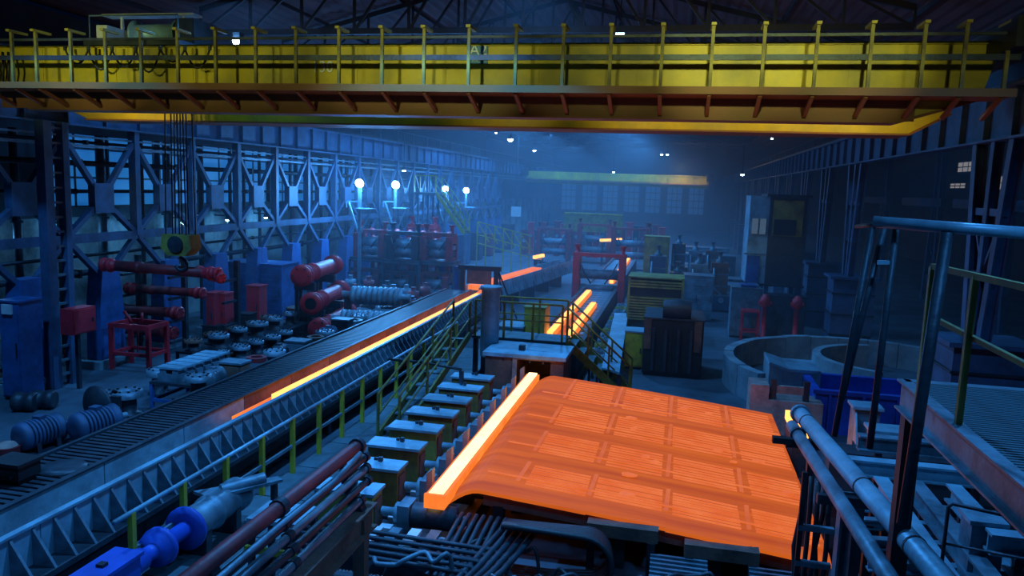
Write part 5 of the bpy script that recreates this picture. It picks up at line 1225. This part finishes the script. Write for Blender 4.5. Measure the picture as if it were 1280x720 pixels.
# taller machines right of the mill line
for k in range(8):
    x = -.9+(k % 4)*1.05; y = 41.5+(k//4)*9
    t = thing('line_machine', ORD[k]+' tall blue-grey machine with pipes in the rows right of the far mill line', 'machine', (x,y,0), 'tall machines right of the line')
    h = 1.7+R.random()*1.2
    MB().box(x-.42,x+.42,y-1.2,y-.3,0,h).build('body', ('blue_steel','dark_steel','grey_steel','rust')[k % 4], t)
    for j in range(3): MB().box(x-.46,x+.46,y-1.24,y-1.2,h*(.25+.25*j),h*(.25+.25*j)+.08).build('band', 'grey_steel', t)
    MB().lathe((x,y-.75,h),(0,0,1),[(0,.2),(.15,.2),(.15,.1),(.5,.1),(.5,.16),(.56,.16)],12).build('stack', 'grey_steel', t)
    MB().tube([(x-.3,y-1.3,h*.9),(x-.3,y-1.36,h*.5),(x+.25,y-1.34,h*.3),(x+.25,y-1.3,.05)],.05,8).build('pipe', 'pale_steel', t)
# far flame and hot billets
for k, (px,py,y,l) in enumerate(((763,301,60,1.6),(672,322,50,.5))):
    a = uY(px,py,y); o = MB().bar((a.x-l/2,y,a.z),(a.x+l/2,y+.8,a.z+.1),.2,.2).build('hot_billet', 'hot_bar', None, (a.x,y,a.z)); tag(o, ('far glowing billet lying across the red far mill stand','small glowing billet at the end of the angled conveyor')[k], 'hot steel')
    st_ = thing('billet_stand', ('dark stand under the far glowing billet','dark stand under the small glowing billet')[k], 'stand', (a.x,y,0)); MB().box(a.x-l/2,a.x+l/2,y-.1,y+.9,max(.05,a.z-.2),max(.1,a.z-.12)).build('top','dark_steel',st_)
    for s in (-1,1): MB().box(a.x+s*l*.4-.05,a.x+s*l*.4+.05,y,y+.7,0,max(.05,a.z-.2)).build('leg','dark_steel',st_)
# lower right clutter
for k in range(5):
    y = 8.7+k*.6; x = 2.75; t = thing('cross_tie', ORD[k]+' short pale cross tie from the viewpoint under the thick pipe', 'steel beam', (x,y,1.6), 'cross ties under the thick pipe')
    MB().ibar((2.45,y,1.7),(4.2,y+.2,1.7),.12,.14,.02).build('section', 'pale_steel', t); MB().box(2.7,2.8,y,y+.1,0,1.67).build('stub', 'dark_steel', t)
t = thing('beam_stub', 'open-ended box column with pale rim at the bottom right corner', 'column', (3.6,9.25,0))
MB().ring((3.6,9.25),.24,.2,0,2.42,4,math.radians(45),math.radians(405)).build('shell', 'grey_steel', t); MB().box(3.4,3.8,9.06,9.45,2.42,2.47).build('cap', 'pale_steel', t)
# ---------------------------------------------------------------- haze
def volume(o, dens, col=(.75,.85,1,1), an=.2):
    m = bpy.data.materials.new(o.name); m.use_nodes = True; nt = m.node_tree; nt.nodes.clear()
    ou = nt.nodes.new('ShaderNodeOutputMaterial'); vs = nt.nodes.new('ShaderNodeVolumeScatter')
    vs.inputs['Color'].default_value = col; vs.inputs['Density'].default_value = dens; vs.inputs['Anisotropy'].default_value = an
    nt.links.new(vs.outputs['Volume'], ou.inputs['Volume']); o.data.materials[0] = m
m = MB().lathe((0,0,-1),(0,0,1),[(1-math.cos(i*math.pi/8),max(.01,math.sin(i*math.pi/8))) for i in range(9)],16)
st = m.build('steam', 'floor', None); st.location = A-sd*.4+dr*7+V(0,0,2.0); st.scale = (1.3,5,1.3); st['kind'] = 'stuff'; st['label'] = 'pink-lit steam cloud rising from the hot bar on the angled conveyor'; st['category'] = 'steam'
volume(st, .5, (1,1,1,1))
nt = st.data.materials[0].node_tree; N = nt.nodes; L = nt.links
tc = N.new('ShaderNodeTexCoord'); gr_ = N.new('ShaderNodeTexGradient'); gr_.gradient_type = 'SPHERICAL'; nz = N.new('ShaderNodeTexNoise'); nz.inputs['Scale'].default_value = 2.2
ml = N.new('ShaderNodeMath'); ml.operation = 'MULTIPLY'; m2 = N.new('ShaderNodeMath'); m2.operation = 'MULTIPLY'; m2.inputs[1].default_value = 4.0
L.new(tc.outputs['Object'], gr_.inputs['Vector']); L.new(tc.outputs['Object'], nz.inputs['Vector']); L.new(gr_.outputs['Fac'], ml.inputs[0]); L.new(nz.outputs['Fac'], ml.inputs[1])
L.new(ml.outputs[0], m2.inputs[0]); L.new(m2.outputs[0], [n for n in N if n.type == 'VOLUME_SCATTER'][0].inputs['Density'])
hz = MB().box(-20.5,23.4,21,125,.02,11.1).build('haze', 'floor', None)
hz['kind'] = 'stuff'; hz['label'] = 'thin blue haze filling the far hall'; hz['category'] = 'haze'
volume(hz, .006)
